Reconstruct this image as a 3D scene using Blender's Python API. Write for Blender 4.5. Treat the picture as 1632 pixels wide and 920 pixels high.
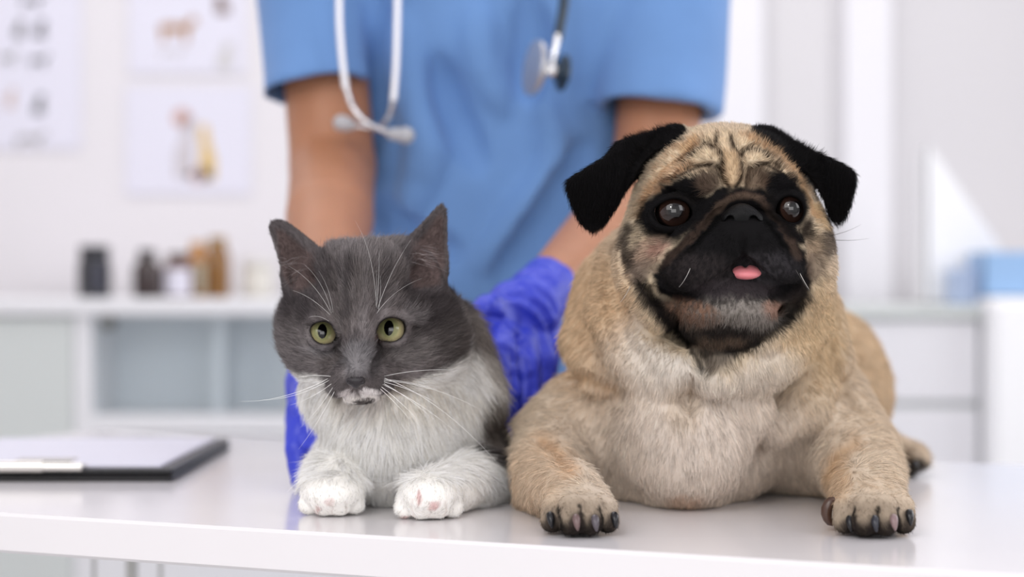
import bpy, math, random
import numpy as np
NP = 260000
NC = 220000
from mathutils import Vector, Matrix

for o in list(bpy.data.objects):
    bpy.data.objects.remove(o, do_unlink=True)

C = bpy.context.scene.collection
F = 3000.0          # focal length in pixels of the 1632 px wide frame
CZ = 0.91           # lens height, metres (table top at 0.75)
TZ = 0.75

# ------------------------------------------------------------------ camera
cam_d = bpy.data.cameras.new('camera')
cam_d.sensor_width = 36.0
cam_d.lens = 36.0 * F / 1632.0
cam_d.clip_start = 0.05
cam_d.clip_end = 60
cam_d.dof.use_dof = True
cam_d.dof.focus_distance = 1.265
cam_d.dof.aperture_fstop = 3.2
cam = bpy.data.objects.new('camera', cam_d)
C.objects.link(cam)
cam.location = (0, 0, CZ)
cam.rotation_euler = (math.radians(90), 0, 0)
bpy.context.scene.camera = cam

# ------------------------------------------------------------------ world and lamps
wd = bpy.data.worlds.new('world')
bpy.context.scene.world = wd
wd.use_nodes = True
bg = wd.node_tree.nodes['Background']
bg.inputs[0].default_value = (0.985, 0.975, 1.0, 1)
bg.inputs[1].default_value = 0.66


def area(name, loc, target, sx, sy, power, col):
    l = bpy.data.lights.new(name, 'AREA')
    l.shape = 'RECTANGLE'
    l.size = sx
    l.size_y = sy
    l.energy = power
    l.color = col
    o = bpy.data.objects.new(name, l)
    C.objects.link(o)
    o.location = loc
    o.rotation_euler = (Vector(target) - Vector(loc)).to_track_quat('-Z', 'Y').to_euler()
    return o


area('key_softbox', (-0.75, -0.25, 2.0), (0.0, 1.4, 0.85), 1.3, 1.4, 12.5, (1.0, 0.98, 0.965))
area('key_lamp', (-0.42, -0.35, 1.95), (0.0, 1.3, 0.85), 0.14, 0.20, 3.6, (1.0, 0.98, 0.965))
area('front_fill', (0.15, -0.9, 1.15), (0.0, 1.4, 0.85), 1.2, 0.8, 7.5, (1.0, 0.985, 0.98))
area('fill_softbox', (1.5, 0.2, 1.7), (0.1, 1.4, 0.9), 0.7, 1.0, 6, (0.99, 0.98, 1.0))
area('side_window', (1.95, 2.3, 1.5), (0.1, 1.7, 0.95), 1.2, 1.3, 12, (0.95, 0.98, 1.0))
area('ceiling_panel', (-0.2, 2.7, 2.55), (-0.2, 2.7, 0), 3.2, 1.4, 23, (1.0, 0.985, 0.985))

sc = bpy.context.scene
sc.view_settings.view_transform = 'Standard'
sc.view_settings.look = 'None'
sc.view_settings.gamma = 1.0
sc.view_settings.use_curve_mapping = False
sc.view_settings.exposure = 0.2
sc.cycles.max_bounces = 8
sc.cycles.diffuse_bounces = 5
sc.cycles.use_denoising = True
sc.cycles.use_adaptive_sampling = False


# ------------------------------------------------------------------ helpers
def lin(c):
    c = np.asarray(c, float) / 255.0
    return np.where(c <= 0.04045, c / 12.92, ((c + 0.055) / 1.055) ** 2.4)


def P(px, py, Y):
    return np.array([(px - 816.0) / F * Y, Y, CZ - (py - 460.0) / F * Y])


def mat(name, col=(200, 200, 200), rough=0.5, metal=0.0, attr=None, noise=0.0, nscale=60, bump=0.0, bscale=400,
        coat=0.0, sheen=0.0, trans=0.0, spec=0.5, emit=None, sss=0.0):
    m = bpy.data.materials.new(name)
    m.use_nodes = True
    nt = m.node_tree
    b = nt.nodes['Principled BSDF']
    b.inputs['Roughness'].default_value = rough
    b.inputs['Metallic'].default_value = metal
    b.inputs['Specular IOR Level'].default_value = spec
    b.inputs['Coat Weight'].default_value = coat
    b.inputs['Coat Roughness'].default_value = 0.03
    b.inputs['Sheen Weight'].default_value = sheen
    b.inputs['Transmission Weight'].default_value = trans
    if sss:
        b.inputs['Subsurface Weight'].default_value = sss
        b.inputs['Subsurface Radius'].default_value = (1, 0.3, 0.15)
        b.inputs['Subsurface Scale'].default_value = 0.006
    base = tuple(lin(col)) + (1,)
    b.inputs['Base Color'].default_value = base
    src = None
    if attr:
        a = nt.nodes.new('ShaderNodeAttribute')
        a.attribute_name = attr
        src = a.outputs['Color']
        nt.links.new(src, b.inputs['Base Color'])
    if noise:
        n = nt.nodes.new('ShaderNodeTexNoise')
        n.inputs['Scale'].default_value = nscale
        n.inputs['Detail'].default_value = 4
        tc = nt.nodes.new('ShaderNodeTexCoord')
        nt.links.new(tc.outputs['Object'], n.inputs['Vector'])
        mr = nt.nodes.new('ShaderNodeMapRange')
        mr.inputs[1].default_value = 0.3
        mr.inputs[2].default_value = 0.7
        mr.inputs[3].default_value = 1 - noise
        mr.inputs[4].default_value = 1 + noise
        nt.links.new(n.outputs['Fac'], mr.inputs[0])
        mx = nt.nodes.new('ShaderNodeVectorMath')
        mx.operation = 'SCALE'
        if src is not None:
            nt.links.new(src, mx.inputs[0])
        else:
            mx.inputs[0].default_value = base[:3]
        nt.links.new(mr.outputs[0], mx.inputs['Scale'])
        nt.links.new(mx.outputs[0], b.inputs['Base Color'])
    if bump:
        n2 = nt.nodes.new('ShaderNodeTexNoise')
        n2.inputs['Scale'].default_value = bscale
        n2.inputs['Detail'].default_value = 3
        tc2 = nt.nodes.new('ShaderNodeTexCoord')
        nt.links.new(tc2.outputs['Object'], n2.inputs['Vector'])
        bp = nt.nodes.new('ShaderNodeBump')
        bp.inputs['Strength'].default_value = bump
        bp.inputs['Distance'].default_value = 0.001
        nt.links.new(n2.outputs['Fac'], bp.inputs['Height'])
        nt.links.new(bp.outputs[0], b.inputs['Normal'])
    if emit:
        b.inputs['Emission Color'].default_value = tuple(lin(emit[0])) + (1,)
        b.inputs['Emission Strength'].default_value = emit[1]
    return m


def tag(o, label=None, cat=None, group=None, kind=None):
    if label: o['label'] = label
    if cat: o['category'] = cat
    if group: o['group'] = group
    if kind: o['kind'] = kind
    return o


def obj(name, data, parent=None, m=None):
    o = bpy.data.objects.new(name, data)
    C.objects.link(o)
    if m is not None:
        data.materials.append(m)
    if parent is not None:
        o.parent = parent
        if parent.type == 'EMPTY' or parent.location.length > 0:
            o.matrix_parent_inverse = Matrix.Translation(-parent.location)
    return o


def empty(name, loc, label, cat, group=None):
    o = bpy.data.objects.new(name, None)
    C.objects.link(o)
    o.location = tuple(loc)
    o.empty_display_size = 0.05
    return tag(o, label, cat, group)


def mesh_np(name, V, Q, col=None, smooth=True):
    """mesh from numpy verts and quads/tris with an optional point colour"""
    me = bpy.data.meshes.new(name)
    V = np.asarray(V, np.float32)
    Q = np.asarray(Q, np.int32)
    me.vertices.add(len(V))
    me.vertices.foreach_set('co', V.ravel())
    k = Q.shape[1]
    me.loops.add(Q.size)
    me.loops.foreach_set('vertex_index', Q.ravel())
    me.polygons.add(len(Q))
    me.polygons.foreach_set('loop_start', np.arange(len(Q), dtype=np.int32) * k)
    if smooth:
        me.polygons.foreach_set('use_smooth', np.ones(len(Q), bool))
    if col is not None:
        a = me.attributes.new('Col', 'FLOAT_COLOR', 'POINT')
        a.data.foreach_set('color', np.concatenate([col, np.ones((len(col), 1))], 1).astype(np.float32).ravel())
    me.update(calc_edges=True)
    return me


def translucent(m, f=0.3):
    """hair lets some light through"""
    nt = m.node_tree
    b = nt.nodes['Principled BSDF']
    t = nt.nodes.new('ShaderNodeBsdfTranslucent')
    x = nt.nodes.new('ShaderNodeMixShader')
    x.inputs[0].default_value = f
    for l in list(nt.links):
        if l.to_socket == b.inputs['Base Color']:
            nt.links.new(l.from_socket, t.inputs['Color'])
    nt.links.new(b.outputs[0], x.inputs[1]); nt.links.new(t.outputs[0], x.inputs[2])
    nt.links.new(x.outputs[0], nt.nodes['Material Output'].inputs['Surface'])


class MB:
    """collects plain shapes in one mesh"""
    def __init__(s):
        s.v, s.f = [], []

    def box(s, x0, x1, y0, y1, z0, z1, bev=0.0, rot=None, org=(0, 0, 0)):
        n = len(s.v)
        if bev <= 0:
            pts = [(x, y, z) for z in (z0, z1) for y in (y0, y1) for x in (x0, x1)]
            fs = [(0, 2, 3, 1), (4, 5, 7, 6), (0, 1, 5, 4), (2, 6, 7, 3), (0, 4, 6, 2), (1, 3, 7, 5)]
        else:
            # chamfered box: each corner gives three points
            b = min(bev, (x1 - x0) / 2.01, (y1 - y0) / 2.01, (z1 - z0) / 2.01)
            pts, idx = [], {}
            for iz, z in enumerate((z0, z1)):
                for iy, y in enumerate((y0, y1)):
                    for ix, x in enumerate((x0, x1)):
                        sx, sy, sz = (1, -1)[ix], (1, -1)[iy], (1, -1)[iz]
                        for a in range(3):
                            q = [x + sx * b, y + sy * b, z + sz * b]
                            q[a] = (x, y, z)[a]
                            idx[(ix, iy, iz, a)] = len(pts)
                            pts.append(tuple(q))
            fs = []
            for a in range(3):
                u, w = (a + 1) % 3, (a + 2) % 3
                for s_ in (0, 1):
                    loop = []
                    for (cu, cw) in ((0, 0), (1, 0), (1, 1), (0, 1)):
                        k = [0, 0, 0]; k[a] = s_; k[u] = cu; k[w] = cw
                        loop.append(idx[tuple(k) + (a,)])
                    fs.append(tuple(loop if s_ else loop[::-1]))
            for a in range(3):     # edge chamfers along axis a
                u, w = (a + 1) % 3, (a + 2) % 3
                for cu in (0, 1):
                    for cw in (0, 1):
                        k0 = [0, 0, 0]; k0[u] = cu; k0[w] = cw
                        k1 = list(k0); k1[a] = 1
                        k0, k1 = tuple(k0), tuple(k1)
                        q = [idx[k0 + (u,)], idx[k1 + (u,)], idx[k1 + (w,)], idx[k0 + (w,)]]
                        fs.append(tuple(q if cu == cw else q[::-1]))
            for ix in (0, 1):
                for iy in (0, 1):
                    for iz in (0, 1):
                        t = [idx[(ix, iy, iz, a)] for a in range(3)]
                        fs.append(tuple(t if (ix + iy + iz) % 2 else t[::-1]))
        for p in pts:
            q = Vector(p)
            if rot is not None:
                q = rot @ (q - Vector(org)) + Vector(org)
            s.v.append(tuple(q))
        s.f += [tuple(i + n for i in f) for f in fs]
        return s

    def tube(s, pts, r, seg=12, cap=True, flat=None):
        pts = [np.array(p, float) for p in pts]
        rs = r if hasattr(r, '__len__') else [r] * len(pts)
        n = len(s.v)
        up = np.array([0, 0, 1.0])
        t0 = pts[1] - pts[0]
        if abs(t0[2]) > 0.9 * np.linalg.norm(t0): up = np.array([0, 1.0, 0])
        for i, p in enumerate(pts):
            t = pts[min(i + 1, len(pts) - 1)] - pts[max(i - 1, 0)]
            t /= np.linalg.norm(t) + 1e-12
            a = np.cross(t, up); a /= np.linalg.norm(a) + 1e-12
            b = np.cross(a, t)
            up = b
            for k in range(seg):
                th = 2 * math.pi * k / seg
                s.v.append(tuple(p + rs[i] * (math.cos(th) * a + math.sin(th) * b * (flat or 1))))
        for i in range(len(pts) - 1):
            for k in range(seg):
                a0 = n + i * seg + k; a1 = n + i * seg + (k + 1) % seg
                s.f.append((a0, a0 + seg, a1 + seg, a1))
        if cap:
            s.f.append(tuple(n + k for k in range(seg)))
            s.f.append(tuple(n + (len(pts) - 1) * seg + k for k in reversed(range(seg))))
        return s

    def lathe(s, c, prof, seg=28, axis=(0, 0, 1)):
        """prof: list of (radius, height) around an axis"""
        q = Vector((0, 0, 1)).rotation_difference(Vector(axis))
        n = len(s.v)
        for (r, h) in prof:
            for k in range(seg):
                th = 2 * math.pi * k / seg
                v = q @ Vector((r * math.cos(th), r * math.sin(th), h)) + Vector(c)
                s.v.append(tuple(v))
        for i in range(len(prof) - 1):
            for k in range(seg):
                a0 = n + i * seg + k; a1 = n + i * seg + (k + 1) % seg
                s.f.append((a0, a1, a1 + seg, a0 + seg))
        s.f.append(tuple(n + k for k in reversed(range(seg))))
        s.f.append(tuple(n + (len(prof) - 1) * seg + k for k in range(seg)))
        return s

    def poly(s, pts2, fn, th):
        """outline (u, v) -> fn(u, v, 0/1) prism"""
        n = len(s.v); k = len(pts2)
        for t in (0, 1):
            for (u, v) in pts2:
                s.v.append(tuple(fn(u, v, t * th)))
        s.f.append(tuple(n + i for i in range(k)))
        s.f.append(tuple(n + k + i for i in reversed(range(k))))
        for i in range(k):
            j = (i + 1) % k
            s.f.append((n + i, n + k + i, n + k + j, n + j))
        return s

    def build(s, name, m, parent=None, smooth=False):
        me = bpy.data.meshes.new(name)
        me.from_pydata(s.v, [], s.f)
        me.update()
        if smooth:
            me.polygons.foreach_set('use_smooth', [True] * len(me.polygons))
            me.set_sharp_from_angle(angle=math.radians(42))
        return obj(name, me, parent, m)


# ------------------------------------------------------------------ distance-field sculpting
def rotm(rx=0, ry=0, rz=0):
    return np.array(Matrix.Rotation(math.radians(rz), 3, 'Z') @ Matrix.Rotation(math.radians(ry), 3, 'Y') @ Matrix.Rotation(math.radians(rx), 3, 'X'))


def axis_steps(segs):
    """[(start, end, step), ...] -> growing coordinates"""
    out = []
    for a, b, st in segs:
        n = max(1, int(round((b - a) / st)))
        out += list(a + (b - a) * np.arange(n) / n)
    out.append(segs[-1][1])
    return np.array(out, np.float32)


class Field:
    def __init__(s, xs, ys, zs):
        s.x, s.y, s.z = xs.astype(np.float32), ys.astype(np.float32), zs.astype(np.float32)
        s.D = np.full((len(xs), len(ys), len(zs)), 0.03, np.float32)

    def _sl(s, lo, hi):
        r = []
        for ax, a, b in ((s.x, lo[0], hi[0]), (s.y, lo[1], hi[1]), (s.z, lo[2], hi[2])):
            i0, i1 = np.searchsorted(ax, a), np.searchsorted(ax, b)
            r.append(slice(max(0, i0 - 1), min(len(ax), i1 + 1)))
        return tuple(r)

    def _grid(s, sl):
        return (s.x[sl[0]][:, None, None], s.y[sl[1]][None, :, None], s.z[sl[2]][None, None, :])

    def op(s, sl, d, k, mode):
        A = s.D[sl]
        k = max(k, 1e-5)
        if mode == 'add':
            h = np.maximum(k - np.abs(A - d), 0) / k
            s.D[sl] = np.minimum(A, d) - h * h * (k * 0.25)
        else:
            d = -d
            h = np.maximum(k - np.abs(A - d), 0) / k
            s.D[sl] = np.maximum(A, d) + h * h * (k * 0.25)

    def ell(s, c, r, R=None, k=0.01, mode='add'):
        c = np.asarray(c, float); r = np.asarray(r, float)
        m = float(r.max()) + k + 0.012
        sl = s._sl(c - m, c + m)
        X, Y, Z = s._grid(sl)
        X = X - np.float32(c[0]); Y = Y - np.float32(c[1]); Z = Z - np.float32(c[2])
        if R is not None:
            R = R.astype(np.float32)
            X, Y, Z = (R[0, 0] * X + R[1, 0] * Y + R[2, 0] * Z, R[0, 1] * X + R[1, 1] * Y + R[2, 1] * Z, R[0, 2] * X + R[1, 2] * Y + R[2, 2] * Z)
        ir = (1.0 / r).astype(np.float32)
        a = (X * ir[0]) ** 2 + (Y * ir[1]) ** 2 + (Z * ir[2]) ** 2
        b = (X * ir[0] ** 2) ** 2 + (Y * ir[1] ** 2) ** 2 + (Z * ir[2] ** 2) ** 2
        k0 = np.sqrt(a); k1 = np.sqrt(b) + 1e-9
        s.op(sl, (k0 * (k0 - 1) / k1).astype(np.float32), k, mode)
        return s

    def cap(s, a, b, ra, rb, k=0.01, mode='add'):
        a = np.asarray(a, float); b = np.asarray(b, float)
        m = max(ra, rb) + k + 0.012
        sl = s._sl(np.minimum(a, b) - m, np.maximum(a, b) + m)
        X, Y, Z = s._grid(sl)
        ab = (b - a).astype(np.float32)
        L = np.float32(max(float(ab @ ab), 1e-12))
        px = X - np.float32(a[0]); py = Y - np.float32(a[1]); pz = Z - np.float32(a[2])
        t = np.clip((px * ab[0] + py * ab[1] + pz * ab[2]) / L, 0, 1)
        d = np.sqrt((px - t * ab[0]) ** 2 + (py - t * ab[1]) ** 2 + (pz - t * ab[2]) ** 2) - (np.float32(ra) + t * np.float32(rb - ra))
        s.op(sl, d.astype(np.float32), k, mode)
        return s

    def chain(s, pts, rs, k=0.01, mode='add'):
        for i in range(len(pts) - 1):
            s.cap(pts[i], pts[i + 1], rs[i], rs[i + 1], k if i == 0 else min(k, 0.003), mode)
        return s

    def half(s, p, n, k=0.001, box=None):
        """cut away everything on the side the normal points to"""
        sl = s._sl(*box) if box else (slice(None),) * 3
        X, Y, Z = s._grid(sl)
        n = np.asarray(n, float); n = n / np.linalg.norm(n)
        d = -((X - p[0]) * n[0] + (Y - p[1]) * n[1] + (Z - p[2]) * n[2])
        s.op(sl, d.astype(np.float32), k, 'sub')
        return s

    def flap(s, poly, Yfn, th, k=0.004, mode='add', ylo=None, yhi=None, rnd=0.0):
        """a thick sheet: outline in (u, v) design units, depth by Yfn(u, v)"""
        poly = np.asarray(poly, float)
        yl = ylo; yh = yhi
        lo = np.minimum(P(poly[:, 0].min(), poly[:, 1].max(), yl), P(poly[:, 0].min(), poly[:, 1].max(), yh)) - 0.012
        hi = np.maximum(P(poly[:, 0].max(), poly[:, 1].min(), yl), P(poly[:, 0].max(), poly[:, 1].min(), yh)) + 0.012
        lo[1] = yl - 0.02; hi[1] = yh + 0.02
        sl = s._sl(lo, hi)
        X, Y, Z = s._grid(sl)
        U = 816 + X * F / Y + 0 * Z
        Vv = 460 - (Z - CZ) * F / Y + 0 * X
        d2 = polysd(poly, U, Vv) * (Y / F) + rnd
        w = np.abs(Y - Yfn(U, Vv)) * 0.92 - (th if not callable(th) else th(U, Vv)) + rnd
        d = np.where((d2 > 0) & (w > 0), np.sqrt(np.maximum(d2, 0) ** 2 + np.maximum(w, 0) ** 2), np.maximum(d2, w)) - rnd
        s.op(sl, d.astype(np.float32), k, mode)
        return s

    def at(s, Pt):
        """trilinear sample at points (n, 3)"""
        Pt = np.asarray(Pt, float)
        idx, fr = [], []
        for a, ax in enumerate((s.x, s.y, s.z)):
            i = np.clip(np.searchsorted(ax, Pt[:, a]) - 1, 0, len(ax) - 2)
            idx.append(i); fr.append(np.clip((Pt[:, a] - ax[i]) / (ax[i + 1] - ax[i]), 0, 1))
        out = 0
        for dx in (0, 1):
            for dy in (0, 1):
                for dz in (0, 1):
                    w = (fr[0] if dx else 1 - fr[0]) * (fr[1] if dy else 1 - fr[1]) * (fr[2] if dz else 1 - fr[2])
                    out = out + w * s.D[idx[0] + dx, idx[1] + dy, idx[2] + dz]
        return out

    def surf(s, px, py, y0, y1):
        """depth of the first surface seen at a design point"""
        ys = np.arange(y0, y1, 0.0008)
        pts = np.stack([P(px, py, y) for y in ys])
        d = s.at(pts)
        w = np.nonzero(d < 0)[0]
        if len(w) == 0: return None
        i = w[0]
        if i == 0: return ys[0]
        return ys[i - 1] + (ys[i] - ys[i - 1]) * d[i - 1] / (d[i - 1] - d[i])

    def line(s, pts, r, depth, y0, y1, k=0.003, mode='sub', sub=3, taper=True):
        """groove (or ridge) that follows the surface through design points"""
        pts = spline(pts, sub)
        q = []
        for (u, v) in pts:
            Y = s.surf(u, v, y0, y1)
            if Y is not None: q.append((u, v, Y))
        n = len(q)
        for i in range(n - 1):
            def rr(j):
                e = min(j, n - 1 - j) / max(1, n * 0.25)
                return r * (0.35 + 0.65 * min(1, e)) if taper else r
            a = P(*q[i][:2], q[i][2] + depth); b = P(*q[i + 1][:2], q[i + 1][2] + depth)
            s.cap(a, b, rr(i), rr(i + 1), k, mode)
        return s

    def mesh(s):
        D = s.D
        nx, ny, nz = D.shape
        I = D < 0
        c = np.zeros((nx - 1, ny - 1, nz - 1), np.uint8)
        for dx in (0, 1):
            for dy in (0, 1):
                for dz in (0, 1):
                    c += I[dx:nx - 1 + dx, dy:ny - 1 + dy, dz:nz - 1 + dz]
        act = np.argwhere((c > 0) & (c < 8)).astype(np.int32)
        idm = np.full((nx - 1, ny - 1, nz - 1), -1, np.int32)
        idm[act[:, 0], act[:, 1], act[:, 2]] = np.arange(len(act), dtype=np.int32)
        cv = {}
        for dx in (0, 1):
            for dy in (0, 1):
                for dz in (0, 1):
                    cv[dx, dy, dz] = D[act[:, 0] + dx, act[:, 1] + dy, act[:, 2] + dz]
        acc = np.zeros((len(act), 3)); cnt = np.zeros(len(act))
        for a in range(3):
            for p in (0, 1):
                for q in (0, 1):
                    k0 = [0, 0, 0]; k0[(a + 1) % 3] = p; k0[(a + 2) % 3] = q
                    k1 = list(k0); k1[a] = 1
                    A = cv[tuple(k0)]; B = cv[tuple(k1)]
                    m = (A < 0) != (B < 0)
                    t = np.where(m, A / np.where(m, A - B, 1), 0)
                    for b in range(3):
                        acc[:, b] += np.where(m, t if b == a else k0[b], 0)
                    cnt += m
        fr = acc / cnt[:, None]
        V = np.empty((len(act), 3), np.float32)
        for b, ax in enumerate((s.x, s.y, s.z)):
            i = act[:, b]
            V[:, b] = ax[i] + fr[:, b] * (ax[i + 1] - ax[i])
        quads = []
        for a in range(3):
            u, w = (a + 1) % 3, (a + 2) % 3
            s0 = [slice(None)] * 3; s1 = [slice(None)] * 3
            s0[a] = slice(0, -1); s1[a] = slice(1, None)
            s0[u] = s1[u] = slice(1, -1); s0[w] = s1[w] = slice(1, -1)
            A = I[tuple(s0)]; B = I[tuple(s1)]
            e = np.argwhere(A != B)
            if len(e) == 0: continue
            flip = A[e[:, 0], e[:, 1], e[:, 2]]
            g = e.copy(); g[:, u] += 1; g[:, w] += 1
            def cell(du, dw):
                h = g.copy(); h[:, u] += du; h[:, w] += dw
                return idm[h[:, 0], h[:, 1], h[:, 2]]
            q = np.stack([cell(-1, -1), cell(0, -1), cell(0, 0), cell(-1, 0)], 1)
            q = np.where(flip[:, None], q, q[:, ::-1])
            quads.append(q)
        Q = np.concatenate(quads)
        Q = Q[(Q >= 0).all(1)]
        return V, Q


def polysd(poly, U, V):
    n = len(poly)
    d = None
    ins = np.zeros(np.broadcast(U, V).shape, bool)
    for i in range(n):
        a = poly[i]; b = poly[(i + 1) % n]
        ex, ey = b - a
        wx, wy = U - a[0], V - a[1]
        t = np.clip((wx * ex + wy * ey) / (ex * ex + ey * ey + 1e-9), 0, 1)
        dd = (wx - t * ex) ** 2 + (wy - t * ey) ** 2
        d = dd if d is None else np.minimum(d, dd)
        c = ((a[1] > V) != (b[1] > V)) & (U < (b[0] - a[0]) * (V - a[1]) / (b[1] - a[1] + 1e-9) + a[0])
        ins ^= c
    d = np.sqrt(d)
    return np.where(ins, -d, d)


def spline(pts, sub=4, closed=False):
    p = [np.array(q, float) for q in pts]
    n = len(p)
    out = []
    rng = range(n if closed else n - 1)
    for i in rng:
        if closed:
            a, b, c, d = p[(i - 1) % n], p[i], p[(i + 1) % n], p[(i + 2) % n]
        else:
            a, b, c, d = p[max(i - 1, 0)], p[i], p[i + 1], p[min(i + 2, n - 1)]
        for k in range(sub):
            t = k / sub
            out.append(0.5 * ((2 * b) + (c - a) * t + (2 * a - 5 * b + 4 * c - d) * t * t + (3 * b - a - 3 * c + d) * t ** 3))
    if not closed: out.append(p[-1])
    return out


def vnormals(V, Q):
    n = np.cross(V[Q[:, 2]] - V[Q[:, 0]], V[Q[:, 3]] - V[Q[:, 1]])
    N = np.zeros_like(V)
    for k in range(4):
        for b in range(3):
            N[:, b] += np.bincount(Q[:, k], n[:, b], len(V))
    return N / (np.linalg.norm(N, axis=1, keepdims=True) + 1e-12)


def relax(V, Q, it=1, f=0.5):
    for _ in range(it):
        acc = np.zeros_like(V); cnt = np.zeros(len(V))
        for a, b in ((0, 1), (1, 2), (2, 3), (3, 0)):
            for i, j in ((a, b), (b, a)):
                for c in range(3):
                    acc[:, c] += np.bincount(Q[:, i], V[Q[:, j], c], len(V))
                cnt += np.bincount(Q[:, i], minlength=len(V))
        V = V * (1 - f) + f * acc / np.maximum(cnt, 1)[:, None]
    return V.astype(np.float32)


# value noise on points
_g = np.random.RandomState(7)
_tab = _g.rand(64, 64, 64).astype(np.float32)


def vnoise(Pt, scale, off=0.0):
    q = Pt * scale + off
    i = np.floor(q).astype(int); f = q - i; f = f * f * (3 - 2 * f)
    o = 0
    for dx in (0, 1):
        for dy in (0, 1):
            for dz in (0, 1):
                w = (f[:, 0] if dx else 1 - f[:, 0]) * (f[:, 1] if dy else 1 - f[:, 1]) * (f[:, 2] if dz else 1 - f[:, 2])
                o = o + w * _tab[(i[:, 0] + dx) & 63, (i[:, 1] + dy) & 63, (i[:, 2] + dz) & 63]
    return o


class Coat:
    """coat markings: a colour per vertex, laid out in the animal's own front elevation"""
    def __init__(s, V, N, base):
        s.V, s.N = V, N
        s.U = 816 + V[:, 0] * F / V[:, 1]
        s.W = 460 - (V[:, 2] - CZ) * F / V[:, 1]
        # wobble so that edges of markings are furry
        s.U2 = s.U + (vnoise(V, 260) - 0.5) * 7
        s.W2 = s.W + (vnoise(V, 260, 31.7) - 0.5) * 7
        s.Y = V[:, 1]
        s.C = np.tile(lin(base), (len(V), 1))

    def mix(s, m, col, a=1.0):
        m = (np.clip(m, 0, 1) * a)[:, None]
        s.C = s.C * (1 - m) + lin(col)[None] * m
        return s

    def _sm(s, d, soft):
        t = np.clip(0.5 - d / max(soft, 1e-3), 0, 1)
        return t * t * (3 - 2 * t)

    def blob(s, c, r, col, a=1.0, soft=0.5, rot=0, y=None, grit=0):
        th = math.radians(rot); dx = s.U2 - c[0]; dy = s.W2 - c[1]
        p = (dx * math.cos(th) + dy * math.sin(th)) / r[0]; q = (-dx * math.sin(th) + dy * math.cos(th)) / r[1]
        m = s._sm(np.sqrt(p * p + q * q) - 1, soft)
        if grit:
            m = m * (0.25 + 0.75 * np.clip((vnoise(s.V * np.array([1, 1, 0.45]), 760, grit) - 0.3) * 2.4, 0, 1))
        return s.mix(s._y(m, y), col, a)

    def _y(s, m, y):
        if y is not None:
            m = m * np.clip((y[1] - s.Y) / 0.006 + 0.5, 0, 1) * np.clip((s.Y - y[0]) / 0.006 + 0.5, 0, 1)
        return m

    def stroke(s, pts, w, col, a=1.0, soft=None, y=None, raw=False):
        pts = spline(pts, 4)
        U, W = (s.U, s.W) if raw else (s.U2, s.W2)
        d = np.full(len(U), 1e9)
        for p, q in zip(pts[:-1], pts[1:]):
            ex, ey = q - p
            wx, wy = U - p[0], W - p[1]
            t = np.clip((wx * ex + wy * ey) / (ex * ex + ey * ey + 1e-9), 0, 1)
            d = np.minimum(d, (wx - t * ex) ** 2 + (wy - t * ey) ** 2)
        m = s._sm(np.sqrt(d) - w, soft or w)
        return s.mix(s._y(m, y), col, a)

    def poly(s, pts, col, a=1.0, soft=8, y=None, raw=False, grow=0):
        U, W = (s.U, s.W) if raw else (s.U2, s.W2)
        m = s._sm(polysd(np.array(pts, float), U, W) - grow, soft)
        return s.mix(s._y(m, y), col, a)


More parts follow.
